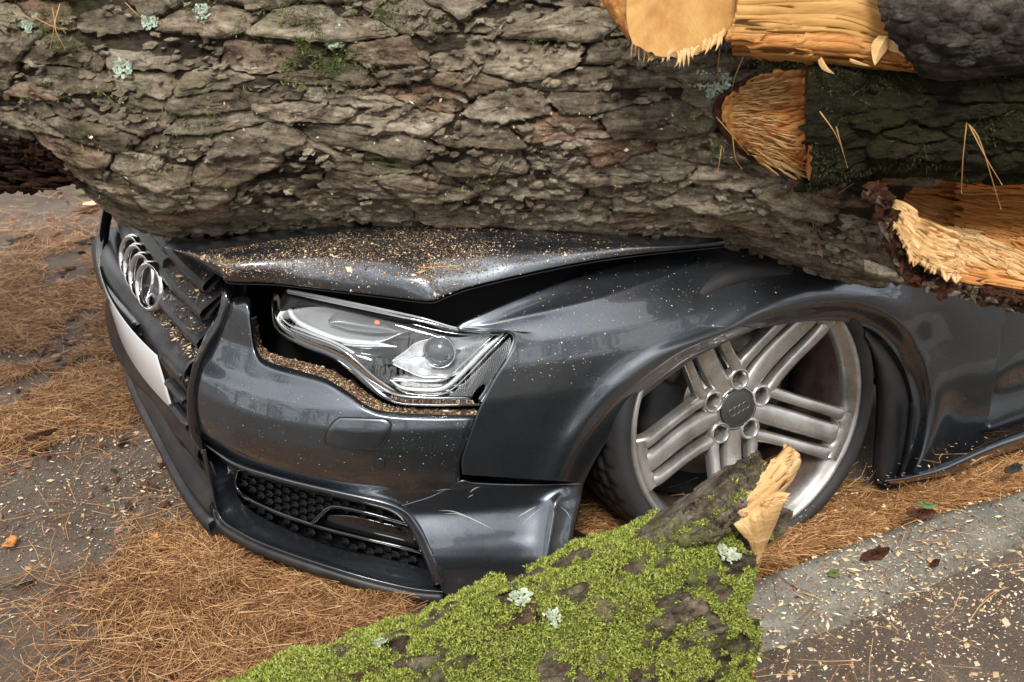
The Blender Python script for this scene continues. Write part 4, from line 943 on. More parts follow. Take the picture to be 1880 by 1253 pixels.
for k in range(420):
    f = r_.uniform(0, 1); y = 150+f*150; x0 = 1332+abs(f-.42)**1.3*120+r_.uniform(0, 70); x1 = x0-r_.uniform(-10, 18); L_ = r_.uniform(22, 65); ang = -.25+f*.75+r_.normal(0, .12)
    xe_, ye_ = x0+L_*math.cos(ang), y+L_*math.sin(ang)
    if xe_ > 1482: continue
    t0 = td(x0, y)[2]; sp.append((xe_, ye_, t0-.026, x0, y, t0-r_.uniform(.036, .058), r_.uniform(1.8, 5)))
slivers(sp[:130], WOODP, 'splinter', as_parts=True); slivers(sp[130:260], WOODP, 'splinters'); slivers(sp[260:], WOODO, 'splinters', seed=7)
# (c) big torn end on the right
apex = (1600, 345)
ang_rows = []
def fan(ends, apx=apex, t0=-.0): pass
up_ = [(1602, 340, 2.17), (1650, 322, 2.18), (1700, 300, 2.17), (1760, 298, 2.16), (1830, 304, 2.15), (1960, 318, 2.14)]
r1 = [(1602, 344, 2.19), (1650, 345, 2.24), (1700, 345, 2.27), (1760, 350, 2.28), (1830, 360, 2.28), (1960, 372, 2.28)]
r2 = [(1604, 348, 2.20), (1650, 365, 2.25), (1700, 385, 2.28), (1760, 400, 2.28), (1830, 418, 2.27), (1960, 440, 2.25)]
r3 = [(1606, 352, 2.17), (1640, 385, 2.18), (1690, 425, 2.17), (1750, 452, 2.16), (1820, 470, 2.15), (1960, 492, 2.14)]
r4 = [(1608, 356, 2.13), (1642, 410, 2.10), (1668, 458, 2.08), (1720, 500, 2.07), (1800, 520, 2.06), (1960, 548, 2.05)]
wloft('torn_wood', [up_, r1, r2, r3, r4], WOODO, 140, 140, .020, freq=(3, 46), jagged=0, seed=8)
wloft('torn_wood_tongue', [[(1612, 358, 2.14), (1655, 380, 2.13), (1710, 412, 2.12), (1760, 430, 2.13)], [(1612, 362, 2.11), (1650, 405, 2.085), (1700, 450, 2.08), (1752, 470, 2.09)], [(1614, 366, 2.10), (1648, 430, 2.05), (1685, 482, 2.03), (1760, 512, 2.03)]], WOODP, 90, 60, .016, freq=(3, 40), jagged=9, seed=12)
r_ = np.random.default_rng(13); sp = []; sp2 = []
for k in range(620):
    f = r_.uniform(0, 1); g = r_.uniform(.25, 1) ** .7
    # direction from the apex
    ang = math.radians(-8+62*f); L0 = (70+g*(230 if f < .6 else 140+60*(1-f))); x0, y0 = apex[0]+L0*math.cos(ang)*.95, apex[1]+8+L0*math.sin(ang)
    L1 = r_.uniform(35, 120); a2 = ang+r_.normal(.02, .07); x1, y1 = x0+L1*math.cos(a2), y0+L1*math.sin(a2)
    if max(y0-505-(x0-1690)*.25, y1-512-(x1-1690)*.25) > 0 or x1 < 1625: continue
    tt = np.interp(y0-(x0-1600)*.05, [300, 345, 400, 455, 520], [2.15, 2.25, 2.24, 2.13, 2.04])
    (sp if f > .45 else sp2).append((x0, y0, tt-.004, x1, y1, tt-r_.uniform(.006, .03), r_.uniform(3, 9)))
slivers(sp[:150], WOODP, 'splinter', as_parts=True, seed=2); slivers(sp[150:], WOODP, 'splinters', seed=4); slivers(sp2, WOODO, 'splinters', seed=5)
# curled bark edge along the tear
edge = [(1600, 345), (1622, 358), (1632, 385), (1640, 420), (1655, 460), (1682, 498), (1720, 515), (1790, 530), (1876, 552), (1980, 575)]
wloft('torn_bark_edge', [[(x-15, y+12, 2.10) for x, y in edge], [(x-9, y+7, 2.072) for x, y in edge], [(x+1, y-1, 2.068) for x, y in edge], [(x+4, y-3, 2.08) for x, y in edge]], BARKRED, 220, 16, .012, freq=(48, 7), jagged=9, seed=5)
e2 = [(1585, 502), (1632, 516), (1690, 528), (1760, 545), (1830, 560), (1960, 585)]
wloft('torn_bark_edge', [[(x, y-26, 2.10) for x, y in e2], [(x, y-10, 2.075) for x, y in e2], [(x, y+2, 2.09) for x, y in e2], [(x, y-4, 2.2) for x, y in e2]], BARK, 90, 10, .009, freq=(20, 3), jagged=6, seed=6)
eq = arc(edge, 90); r_ = np.random.default_rng(29); sp = []; sp2 = []
for k in range(190):
    i_ = r_.integers(0, 89); d_ = eq[min(i_+1, 89)]-eq[max(i_-1, 0)]; d_ /= np.linalg.norm(d_); n_ = np.array([-d_[1], d_[0]]); c_ = eq[i_]+n_*r_.uniform(-2, 16); a_r = r_.normal(0, .55); dd_ = d_*math.cos(a_r)+n_*math.sin(a_r); L_ = r_.uniform(8, 24)
    (sp if k % 3 else sp2).append((*(c_-dd_*L_), 2.068+r_.uniform(-.006, .01), *(c_+dd_*L_), 2.06+r_.uniform(-.012, .01), r_.uniform(7, 17)))
slivers(sp, BARKRED, 'bark_chunk', as_parts=True, seed=31); slivers(sp2, BARK, 'bark_chunk', as_parts=True, seed=32)
# (d) brown rotten underside at the left end
und = [(-120, 278), (0, 272), (60, 270), (120, 262), (165, 255), (188, 268)]
low = [(-120, 362), (0, 356), (60, 350), (120, 338), (165, 332), (188, 345)]
def udep(x, y): return float(tdep(np.array(float(x)), np.array(min(float(y), 330.))))
BARKROT = bark_mat('bark_rotten', [(.045, .02, .012), (.11, .055, .03), (.22, .13, .08)], 0, stretch=(8, 30, 30), rnd=False)
wloft('rotten_underside', [[(x, y-10, udep(x, y)+.09) for x, y in und], [(x, y+22, udep(x, y)+.075) for x, y in und], [(x, y-30, udep(x, y)+.09) for x, y in low], [(x, y-2, udep(x, y)+.11) for x, y in low]], BARKROT, 160, 50, .035, freq=(14, 22), jagged=9, seed=14, thick=.01)
r_ = np.random.default_rng(23); slivers([(x, y, udep(x, y)+.04, x+r_.uniform(25, 60), y+r_.uniform(-8, 10), udep(x, y)+.05, r_.uniform(4, 10)) for x, y in zip(r_.uniform(-30, 150, 50), r_.uniform(285, 345, 50))], BARKROT, 'bark_sliver', as_parts=True, seed=3)

# ================================================================== sawn log lying on top of the trunk
log2 = bpy.data.objects.new('split_log', None); link(log2)
meta(log2, 'split orange log with a sawn end resting on top of the trunk', 'log')
disc = [(1150, -10), (1150, 20), (1152, 50), (1163, 80), (1195, 98), (1235, 106), (1275, 100), (1310, 84), (1338, 55), (1352, 20), (1358, -20), (1352, -90), (1330, -150), (1280, -185), (1220, -190), (1185, -165), (1160, -110), (1150, -60)]
dq = arc(disc, 120, True); cen = np.array([1240., -40.]); rows = []
for f_ in (1.0, .97, .85, .65, .45, .25, .08): p_ = cen+(dq-cen)*f_; rows.append(P(p_[:, 0], p_[:, 1]+3*noise(np.stack([np.arange(120)*.9, np.zeros(120), np.full(120, 1.)], 1), 2)*(f_ == 1), 1.93+(p_[:, 0]-1240)*.0005+.003*noise(np.stack([p_[:, 0]/14, p_[:, 1]/14, p_[:, 0]*0], -1), 5)))
m = simple('end_grain_wood', (.7, .45, .17), .7); v = m.coord(); dd = m.node('ShaderNodeVectorMath', operation='DISTANCE'); m.l(v, dd.inputs[0]); dd.inputs[1].default_value = tuple(P(np.array(1400.), np.array(-60.), 2.0))
wvv = m.math('SINE', m.math('MULTIPLY', dd.outputs['Value'], 900.)); wn = m.noise(40, v, 6)
m.col(m.mix(m.ramp(m.noise(14, v, 7, .7), (.45, 0.), (.7, .8)), m.mix(m.math('ADD', m.math('MULTIPLY', wvv, .06), .22), (.50, .29, .09), (.34, .16, .04)), (.30, .115, .025))); m.bump(wn, .5, .004)
V = np.stack(rows, 0); mk('sawn_face', V.reshape(-1, 3), gridF(7, 120, False, True), m.m, log2)
# bark and body running back from the disc, upwards and away to the right
back = []
for f_, dx, dy, dt in ((1.0, 0, 0, 0), (1.04, 3, -4, .006), (1.05, 20, -14, .03), (1.05, 160, -90, .12), (1.0, 420, -150, .2), (.9, 700, -190, .22)):
    p_ = cen+(dq-cen)*f_; back.append(P(p_[:, 0]+dx, p_[:, 1]+dy, 1.93+(p_[:, 0]-1240)*.0005+dt))
V = np.stack(back, 0); V += .004*fbm(V*60, 3, 3)[..., None]*CU; mk('bark', V.reshape(-1, 3), gridF(6, 120, False, True), BARKRED, log2)
wloft('split_face', [[(1352, -60, 1.95), (1450, -70, 1.96), (1560, -70, 1.97), (1640, -40, 1.98)], [(1350, 20, 1.95), (1450, 18, 1.96), (1550, 22, 1.97), (1650, 60, 1.98)], [(1330, 70, 1.96), (1430, 76, 1.975), (1560, 82, 1.985), (1680, 110, 1.99)]], WOODS, 90, 60, .0035, parent=log2, freq=(.9, 16), seed=3, thick=.01)
wloft('split_face', [[(1340, 66, 1.955), (1430, 70, 1.965), (1560, 76, 1.975), (1680, 104, 1.98)], [(1345, 88, 1.98), (1430, 92, 1.985), (1560, 104, 1.995), (1690, 122, 2.0)], [(1352, 92, 2.0), (1430, 100, 2.03), (1560, 118, 2.05), (1705, 128, 2.05)]], WOODO, 140, 40, .009, parent=log2, freq=(1.6, 12), seed=9, jagged=7, thick=.01)
sp = []; r_ = np.random.default_rng(4)
for x in np.linspace(1165, 1330, 26):
    y = np.interp(x, [1160, 1195, 1235, 1275, 1330], [76, 95, 103, 98, 66])+r_.uniform(-4, 3); sp.append((x, y-10, 1.925, x+r_.normal(-6, 5), y+r_.uniform(6, 26), 1.92, r_.uniform(4, 9)))
slivers(sp, WOODP, 'splinter', parent=log2, as_parts=True)
slivers([(1625, 70, 1.955, 1606, 120, 1.94, 26), (1632, 74, 1.957, 1655, 98, 1.95, 18), (1505, 108, 1.97, 1532, 136, 1.96, 12), (1640, 85, 1.96, 1690, 128, 1.95, 14), (1560, 110, 1.97, 1600, 122, 1.96, 8)], WOODP, 'splinter', parent=log2, as_parts=True)
wloft('bark_side', [[(1062, -90, 2.0), (1098, -10, 1.99), (1120, 30, 1.985), (1140, 58, 1.975), (1160, 82, 1.965)], [(1100, -90, 1.95), (1118, -10, 1.95), (1135, 30, 1.95), (1150, 58, 1.945), (1166, 80, 1.94)], [(1190, -90, 1.915), (1180, -20, 1.92), (1176, 20, 1.92), (1170, 50, 1.925), (1170, 76, 1.93)]], WOODO, 50, 24, .006, parent=log2, freq=(4, 14), seed=41, thick=.008)
# bark slab at the right end of that log
wloft('bark_slab', [[(1590, -60, 1.93), (1700, -60, 1.93), (1880, -60, 1.92), (2000, -50, 1.92)], [(1612, 10, 1.92), (1700, 20, 1.90), (1880, 20, 1.89), (2000, 20, 1.89)], [(1632, 50, 1.93), (1700, 75, 1.91), (1880, 70, 1.90), (2000, 75, 1.90)], [(1665, 100, 1.95), (1720, 118, 1.94), (1880, 108, 1.93), (2000, 112, 1.93)], [(1690, 132, 2.0), (1740, 140, 2.0), (1880, 135, 2.0), (2000, 140, 2.0)]], BARKGREY, 160, 80, .014, parent=log2, freq=(6, 9), seed=33, thick=.01)
for i in range(14):
    x = random.uniform(1640, 1900); y = random.uniform(0, 118); rr_ = random.uniform(10, 22)
    if x < 1640+y*.4: continue
    a = np.linspace(0, 2*np.pi, 12, endpoint=False); q = np.stack([x+rr_*1.5*np.cos(a)*np.random.default_rng(i).uniform(.7, 1.2, 12), y+rr_*.6*np.sin(a)*np.random.default_rng(i+9).uniform(.7, 1.2, 12)], 1)
    t0 = 1.885; V = np.vstack([P(q[:, 0], q[:, 1], np.full(12, t0+.03)), P(x+(q[:, 0]-x)*.9, y+(q[:, 1]-y)*.9, np.full(12, t0)+.004*np.random.default_rng(i).uniform(-1, 1, 12)), P(np.array([x]), np.array([y]), np.array([t0-.002]))])
    k = np.arange(12); k2 = (k+1) % 12; mk('bark_plate', V, [np.stack([k, k2, k2+12, k+12], 1), np.stack([k+12, k2+12, np.full(12, 24)], 1)], BARKGREY, log2)

# ================================================================== mossy log in the foreground
GA, GB = P(np.array(1390.), np.array(1060.), 2.24), P(np.array(560.), np.array(1405.), 1.94)
GB = GB+(GB-GA)*.5
GA = GA-.10*(GA-GB)/np.linalg.norm(GA-GB)-CU*.004; GB = GB+CU*.006
GX = (GA-GB)/np.linalg.norm(GA-GB); GY = -CF-GX*(-CF@GX); GY /= np.linalg.norm(GY); GZ = np.cross(GX, GY); GZ = GZ if GZ[2] > 0 else -GZ; GL = np.linalg.norm(GA-GB); GR = .145
mlog = bpy.data.objects.new('mossy_log', None); link(mlog); meta(mlog, 'green moss-covered log with a splintered tip lying in front of the wheel', 'log')
def gr(s_, p2): return GR+.012*noise(np.stack([s_*5, np.cos(p2)*1.5, np.sin(p2)*1.5], -1), 18)+.008*noise(np.stack([s_*14, np.cos(p2)*4, np.sin(p2)*4], -1), 19)-.03*smoothstep(GL-.02, GL+.12, s_)
def gsurf(s_, w_, h):
    s_, w_, h = np.broadcast_arrays(s_, w_, h); p2 = w_/GR; r = gr(s_, p2)+h
    return GB+s_[..., None]*GX+(r*np.cos(p2))[..., None]*GY+(r*np.sin(p2))[..., None]*GZ
def gend(p2):                                      # where the log ends for each angle (tip carries on along the top)
    top = np.exp(-((np.mod(p2-1.05+np.pi, 2*np.pi)-np.pi)/.52)**2)
    return GL-.01+.165*top+.012*noise(np.stack([p2*5, 0*p2, 0*p2], -1), 5)+.006*noise(np.stack([p2*17, 0*p2, 0*p2], -1), 6)
pa = np.linspace(-np.pi, np.pi, 300, endpoint=False); f_ = np.linspace(0, 1, 330); fe, pe = np.meshgrid(f_, pa, indexing='ij'); se = fe*gend(pe)
q3 = np.stack([se, np.cos(pe)*GR, np.sin(pe)*GR], -1)
V = gsurf(se, pe*GR, .013*fbm(q3*np.array([20, 38, 38]), 4, 71, .6)+.013*np.abs(fbm(q3*np.array([10, 22, 22]), 3, 72)))
mk('bark_base', V.reshape(-1, 3), gridF(330, 300, False, True), BARKLOG, mlog)
rows = [gsurf(gend(pa), pa*GR, 0), gsurf(gend(pa)-.006, pa*GR, -.016), gsurf(GL-.03+0*pa, pa*GR, -.09), gsurf(GL-.04+0*pa, pa*GR, -.145)]
V = np.stack(rows, 0); mk('broken_end', V.reshape(-1, 3), gridF(4, 300, False, True), WOODS, mlog)
k_ = 0
for (c, poly) in cells(0, GL/.07, -1.3*GR/.04, 1.5*GR/.04, .42, 25):
    pm = np.array(poly)*[.07, .04]
    if pm[:, 0].max() > GL-.03: continue
    V, F = plate_mesh(gsurf, None, pm, random.uniform(.006, .015), random.uniform(-.3, .15), random.random()*50, n=36, gap=.95)
    mk('bark_plate', V, F, BARKLOG, mlog)
r_ = np.random.default_rng(8); n = 330000; s_ = GL+.1-r_.uniform(0, 1, n)**1.2*(GL); w_ = r_.uniform(-1.45, 1.75, n)*GR; ok = s_ < gend(w_/GR)-.004; s_, w_ = s_[ok], w_[ok]
dn = fbm(np.stack([s_*22, w_*26, 0*s_], -1), 4, 44, .65); tipf = smoothstep(GL-.12, GL+.05, s_)
keep = dn+.12-tipf*.22 > -.16; s_, w_, dn = s_[keep], w_[keep], dn[keep]
blades(gsurf(s_, w_, .009+.016*np.clip(dn+.1, 0, .6)+.003*noise(np.stack([s_*90, w_*90, 0*s_], -1), 2)), np.cos(w_/GR)[:, None]*GY+np.sin(w_/GR)[:, None]*GZ,   .0052, .0009, MOSSB, 'moss', mlog, kind='stuff', spread=.8)
for i, (x, y, rp_) in enumerate([(1333, 1024, 24), (1180, 975, 14), (1205, 970, 8), (955, 1122, 22), (1010, 1150, 15), (700, 1195, 12)]):
    # nearest sheet point to the pixel
    D = ray(np.array(float(x)), np.array(float(y))); o_ = CAM-GB; Rg = np.stack([GX, GY, GZ], 1); o_ = o_@Rg; d = D@Rg; a = d[1]**2+d[2]**2; b = o_[1]*d[1]+o_[2]*d[2]; c = o_[1]**2+o_[2]**2-GR**2
    t = (-b-math.sqrt(max(b*b-a*c, 0)))/a; q = o_+d*t; s0, p0 = q[0], math.atan2(q[2], q[1])
    rosette(lambda u, v, h, s0=s0, p0=p0: gsurf(s0+u, p0*GR+v, h+.017), rp_/1060, leafy('lichen_pale%d' % i, (.24, .29, .19), (.34, .39, .28), (.46, .50, .38), .8), 'lichen_patch', mlog, seed=20+i)
# peeled wood sheet and tip splinters
BARKLOG2 = bark_mat('bark_tip', [(.16, .12, .085), (.30, .25, .185), (.45, .40, .32)], .5, (.17, .22, .04), rnd=False)
bs_rows = [[(1160, 985, 2.20), (1230, 942, 2.17), (1295, 897, 2.165), (1345, 862, 2.16), (1392, 838, 2.16)], [(1175, 990, 2.13), (1245, 955, 2.105), (1305, 915, 2.10), (1352, 885, 2.11), (1402, 858, 2.12)], [(1190, 1005, 2.10), (1260, 975, 2.08), (1318, 945, 2.08), (1358, 918, 2.09), (1400, 885, 2.11)], [(1200, 1030, 2.10), (1270, 1003, 2.09), (1330, 968, 2.10), (1362, 938, 2.12), (1398, 905, 2.15)]]
strip_o = wloft('bark_strip', bs_rows, BARKLOG2, 110, 50, .011, parent=mlog, freq=(22, 10), jagged=4, thick=.012, seed=61)
g_ = np.stack([arc(r, 60) for r in bs_rows], 1); n_ = 12000; rr2 = np.random.default_rng(12); ii = rr2.integers(0, 59, n_); jf = rr2.uniform(0, 2.99, n_); j0 = jf.astype(int); ff = (jf-j0)[:, None]
c2 = g_[ii, j0]*(1-ff)+g_[ii, j0+1]*ff+rr2.normal(0, 2, (n_, 3))*[1, 1, 0]; kp = (fbm(np.stack([c2[:, 0]/22, c2[:, 1]/16, c2[:, 0]*0], -1), 3, 5)+.22-.25*smoothstep(1320, 1390, c2[:, 0])) > 0; c2 = c2[kp]
blades(P(c2[:, 0], c2[:, 1], c2[:, 2]-.018), np.tile((-CF+CU)/1.4, (len(c2), 1)), .0055, .0009, MOSSB, 'moss', mlog, kind='stuff', spread=.8, seed=4)
wloft('wood_peel', [[(1338, 955, 2.10), (1372, 935, 2.095), (1405, 915, 2.09), (1430, 905, 2.08), (1452, 908, 2.07)], [(1350, 966, 2.09), (1380, 950, 2.08), (1405, 935, 2.07), (1425, 928, 2.07), (1436, 925, 2.07)], [(1368, 985, 2.10), (1388, 975, 2.09), (1405, 965, 2.09), (1415, 960, 2.09), (1422, 958, 2.095)], [(1380, 1005, 2.12), (1388, 1010, 2.12), (1393, 1015, 2.13), (1398, 1010, 2.13), (1402, 1002, 2.13)], [(1383, 1020, 2.14), (1386, 1028, 2.14), (1388, 1034, 2.14), (1390, 1032, 2.14), (1392, 1024, 2.14)]], WOODP, 40, 40, .003, parent=mlog, along=1, freq=(2, 8), thick=.004, seed=21)
wloft('wood_peel', [[(1350, 935, 2.10), (1388, 880, 2.10), (1412, 850, 2.12), (1440, 822, 2.14)], [(1352, 942, 2.085), (1398, 902, 2.09), (1432, 872, 2.11), (1462, 836, 2.13)], [(1368, 950, 2.10), (1405, 920, 2.11), (1435, 892, 2.13), (1452, 868, 2.15)]], WOODP, 40, 24, .006, parent=mlog, freq=(2, 12), thick=.01, jagged=5, seed=22)
r_ = np.random.default_rng(6); sp = []
for k in range(34):
    f = r_.uniform(0, 1); x0 = 1355+60*f+r_.uniform(-8, 25); y0 = 930-75*f+r_.uniform(-10, 15); a = r_.normal(-.75, .3); L_ = r_.uniform(18, 42); sp.append((x0, y0, 2.115, x0+L_*math.cos(a), y0+L_*math.sin(a), 2.10, r_.uniform(3, 8)))
for k in range(22):
    f = r_.uniform(0, 1); x0 = 1395+40*f; y0 = 925-12*f+r_.uniform(-4, 8); a = r_.normal(-.15, .3); L_ = r_.uniform(10, 26); sp.append((x0, y0, 2.07, x0+L_*math.cos(a), y0+L_*math.sin(a), 2.06, r_.uniform(2, 6)))
slivers(sp, WOODP, 'splinter', parent=mlog, as_parts=True)
sp = [(1350+30*k/6+random.uniform(-6, 6), 905-30*k/6, 2.12, 1372+40*k/6, 880-34*k/6, 2.11, random.uniform(8, 14)) for k in range(9)]
slivers(sp, BARKRED, 'bark_sliver', parent=mlog, as_parts=True)
# ================================================================== litter on the ground
def strips(base, d, L_, wd, name, mat, parent=None, seed=1, curl=.25, up=(0, 0, 1), liftend=.2, local=None, **k):
    """thin curved needles lying roughly in the plane with normal `up`"""
    r_ = np.random.default_rng(seed); n = len(base); up = np.broadcast_to(np.asarray(up, float), (n, 3)); d = d/np.linalg.norm(d, axis=1)[:, None]
    side = np.cross(up, d); side /= np.linalg.norm(side, axis=1)[:, None]+1e-9; L_ = np.broadcast_to(L_, (n,))[:, None]; c = r_.normal(0, curl, n)[:, None]; wd = np.broadcast_to(wd, (n,))[:, None]
    V = []
    for f in (-.5, 0., .5):
        cen = base+d*L_*f+side*L_*c*(f*f-.08)+up*L_*(liftend*f*r_.uniform(-.6, 1, n)[:, None])
        tw = r_.uniform(-.5, .5, n)[:, None]; V += [cen-side*wd*.5+up*wd*tw, cen+side*wd*.5-up*wd*tw]
    V = np.stack(V, 1).reshape(-1, 3); i = np.arange(n)*6
    F = np.vstack([np.stack([i, i+1, i+3, i+2], 1), np.stack([i+2, i+3, i+5, i+4], 1)])
    if local is not None: V = local(V)
    return mk(name, V, F, mat, parent, smooth=False, **k)
NEED = leafy('dry_needles', (.12, .05, .022), (.29, .135, .05), (.50, .31, .15), .55)
NEEDR = leafy('red_needles', (.18, .07, .025), (.35, .17, .06), (.52, .31, .14), .55)
def blob_sample(blobs, n, seed, z=0.0):
    r_ = np.random.default_rng(seed); wts = np.array([b[3] for b in blobs], float); k = r_.choice(len(blobs), n, p=wts/wts.sum())
    c = np.array([atz(float(b[0]), float(b[1]), z) for b in blobs])[k]; sg_ = np.array([b[2] for b in blobs])[k]
    p_ = c+np.stack([r_.normal(0, 1, n)*sg_, r_.normal(0, 1, n)*sg_, np.zeros(n)], 1); return p_, r_
left = [(120, 540, .30, 8), (60, 660, .22, 4), (280, 640, .13, 4), (200, 640, .18, 5), (240, 720, .09, 2.5), (110, 730, .13, 2), (60, 470, .3, 2.5), (330, 720, .06, 1.2), (15, 800, .08, 1.2)]
low = [(470, 1015, .07, 2.4), (370, 1020, .07, 2.0), (560, 1060, .09, 3.0), (700, 1095, .08, 2), (430, 1070, .10, 3), (290, 1060, .07, 1.5), (600, 1150, .13, 3.0), (400, 1160, .13, 2.6), (800, 1110, .08, 1.0), (200, 1180, .13, 1.0), (500, 1230, .15, 2), (150, 1050, .2, .35), (60, 930, .25, .35), (250, 940, .2, .3)]
right = [(1110, 985, .10, 2), (1180, 1000, .08, 1.6), (1300, 1010, .10, 1.6), (1430, 990, .09, 3), (1500, 960, .09, 3.4), (1570, 940, .10, 3.4), (1660, 930, .09, 3), (1740, 900, .10, 3), (1820, 870, .11, 3), (1900, 850, .14, 3), (1430, 1030, .06, 2), (1380, 1010, .08, 2), (1250, 960, .1, 1)]
def inside_kerb(p_):                                # true where the point is on the road side of the kerb (towards the camera)
    q = proj(p_); fx = np.array([proj(np.array(f)) for f in A]); o = np.argsort(fx[:, 0]); return q[:, 1] > np.interp(q[:, 0], fx[o, 0], fx[o, 1])-2
for nm, bl, n, mt, pile, sd, ref in (('pine_needles', left, 25000, NEED, .012, 1, 0), ('pine_needles', low, 16000, NEED, .022, 2, 0), ('pine_needles', right, 19000, NEEDR, .016, 3, 1)):
    p_, r_ = blob_sample(bl, n, sd)
    if not ref: keep = fbm(p_*np.array([5, 5, 1])+3, 3, 8) > (-.34 if sd == 1 else -.2); p_ = p_[keep]
    else: p_ = p_[~inside_kerb(p_)]; p_ = p_[~((p_[:, 1] < .92) & (p_[:, 0] < -.36))]
    n = len(p_); a = r_.uniform(0, 2*np.pi, n) if sd != 3 else r_.normal(2.6, .9, n); pf = np.where(ref, .15+.85*smoothstep(-.25, .0, p_[:, 0]), 1.); p_[:, 2] = .001+pf*(pile*np.abs(fbm(p_*6, 2, 3))*1.6+r_.uniform(0, pile, n))
    strips(p_, np.stack([np.cos(a), np.sin(a), 0*a], 1), r_.uniform(.05, .13, n), r_.uniform(.0008, .0014, n), nm, mt, seed=sd, kind='stuff', label={1: 'carpet of orange pine needles on the asphalt left of the car', 2: 'straw-coloured pine needles heaped below the front bumper', 3: 'bed of brown pine needles between wheel and kerb'}[sd])
# loose needles everywhere, also over the kerb
r_ = np.random.default_rng(9); n = 1500; q = np.stack([r_.uniform(-40, 1950, n), r_.uniform(370, 1300, n)], 1); p_ = atz(q[:, 0], q[:, 1], np.where(inside_kerb(atz(q[:, 0], q[:, 1], .05)), .055, .004)); a = r_.uniform(0, 6.3, n)
p_[:, 2] = np.where((q[:, 0] > 1150) & (q[:, 1] > 860), .056, .006)
strips(p_, np.stack([np.cos(a), np.sin(a), 0*a], 1), r_.uniform(.04, .12, n), .0012, 'scattered_needles', NEED, seed=5, kind='stuff', label='loose pine needles scattered over road and kerb')

def chips(pos, nrm, size, name, mat, parent=None, seed=1, tilt=.5, **k):
    r_ = np.random.default_rng(seed); n = len(pos); nrm = np.broadcast_to(nrm, (n, 3))+r_.normal(0, tilt*.4, (n, 3)); nrm /= np.linalg.norm(nrm, axis=1)[:, None]
    u = np.cross(nrm, r_.normal(0, 1, (n, 3))); u /= np.linalg.norm(u, axis=1)[:, None]; v_ = np.cross(nrm, u); L_ = (size*r_.lognormal(0, .45, n))[:, None]; W_ = L_*r_.uniform(.25, .7, n)[:, None]
    th = L_*.12; p_ = pos+nrm*th*.3
    V = np.stack([p_-u*L_*r_.uniform(.6, 1, (n, 1)), p_+v_*W_*r_.uniform(.5, 1, (n, 1)), p_+u*L_*r_.uniform(.6, 1, (n, 1)), p_-v_*W_*r_.uniform(.5, 1, (n, 1)), p_+nrm*th+u*L_*r_.uniform(-.3, .3, (n, 1))], 1).reshape(-1, 3); i = np.arange(n)*5
    F = np.vstack([np.stack([i, i+1, i+4], 1), np.stack([i+1, i+2, i+4], 1), np.stack([i+2, i+3, i+4], 1), np.stack([i+3, i, i+4], 1)])
    return mk(name, V, F, mat, parent, smooth=False, **k)
CHP = leafy('chips_pale', (.40, .27, .14), (.60, .46, .29), (.74, .63, .46), .7)
CHB = leafy('chips_brown', (.05, .027, .017), (.115, .062, .037), (.24, .14, .085), .8)
cb_ = [(200, 850, .35, 4), (300, 900, .22, 3), (100, 960, .3, 3), (330, 850, .15, 2), (60, 620, .6, 2), (100, 420, .8, 1.4), (450, 1100, .3, 1.4), (700, 1200, .3, 1)]
for mt, n, sz, sd in ((CHP, 2600, .0042, 1), (CHB, 5200, .0032, 2), (CHP, 3500, .0018, 3)):
    p_, r_ = blob_sample(cb_, n, sd+40); p_[:, 2] = .003; chips(p_, [0, 0, 1], sz, 'wood_chips' if mt is CHP else 'bark_crumbs', mt, seed=sd, kind='stuff')
cr_ = [(1700, 1100, .22, 4), (1850, 1050, .2, 3), (1500, 1200, .25, 3), (1800, 1200, .3, 4), (1600, 1060, .1, 1.2), (1760, 980, .14, 1), (1400, 1240, .15, 1)]
for mt, n, sz, sd in ((CHP, 3000, .0045, 5), (CHB, 2000, .0034, 6), (CHP, 3000, .002, 7)):
    p_, r_ = blob_sample(cr_, n, sd+40, .05); q = proj(p_)
    fx = np.array([proj(np.array(f)) for f in B]); o = np.argsort(fx[:, 0]); low_ = q[:, 1] > np.interp(q[:, 0], fx[o, 0], fx[o, 1]); on_k = inside_kerb(p_)
    p_ = p_[on_k]; low_ = low_[on_k]; p_[:, 2] = np.where(low_, .047, .053)
    chips(p_, [0, 0, 1], sz, 'wood_chips' if mt is CHP else 'bark_crumbs', mt, seed=sd, kind='stuff')
p_, r_ = blob_sample(right, 700, 77); p_ = p_[~inside_kerb(p_)]; p_[:, 2] = .05; chips(p_, [0, 0, 1], .003, 'wood_chips', CHP, seed=9, kind='stuff')

# chips on the car: on top of the bonnet, in the bumper flange, on the slats, specks on the wing
def on_grid(G_, n, seed, wf=None):
    r_ = np.random.default_rng(seed); nu_, nv_ = G_.shape[:2]; u = r_.uniform(0, nu_-1.001, n); v_ = r_.uniform(0, nv_-1.001, n)
    if wf is not None: k = r_.uniform(0, 1, n) < wf(u/(nu_-1), v_/(nv_-1)); u, v_ = u[k], v_[k]
    i, j = u.astype(int), v_.astype(int); f, g = (u-i)[:, None], (v_-j)[:, None]
    p_ = G_[i, j]*(1-f)*(1-g)+G_[i+1, j]*f*(1-g)+G_[i, j+1]*(1-f)*g+G_[i+1, j+1]*f*g
    nn = np.cross(G_[i+1, j]-G_[i, j], G_[i, j+1]-G_[i, j]); nn /= np.linalg.norm(nn, axis=1)[:, None]+1e-12; nn *= np.sign(nn@np.array([.2, .3, 1.]))[:, None]
    return p_+nn*.0008, nn
wfb = lambda u, v_: (np.exp(-((u-.48)/.27)**2)*smoothstep(.05, .55, v_)+.12)*smoothstep(.97, .80, u)*np.clip(.35+1.2*(fbm(np.stack([u*9, v_*5, 0*u], -1), 3, 6)+.35), 0.1, 1)
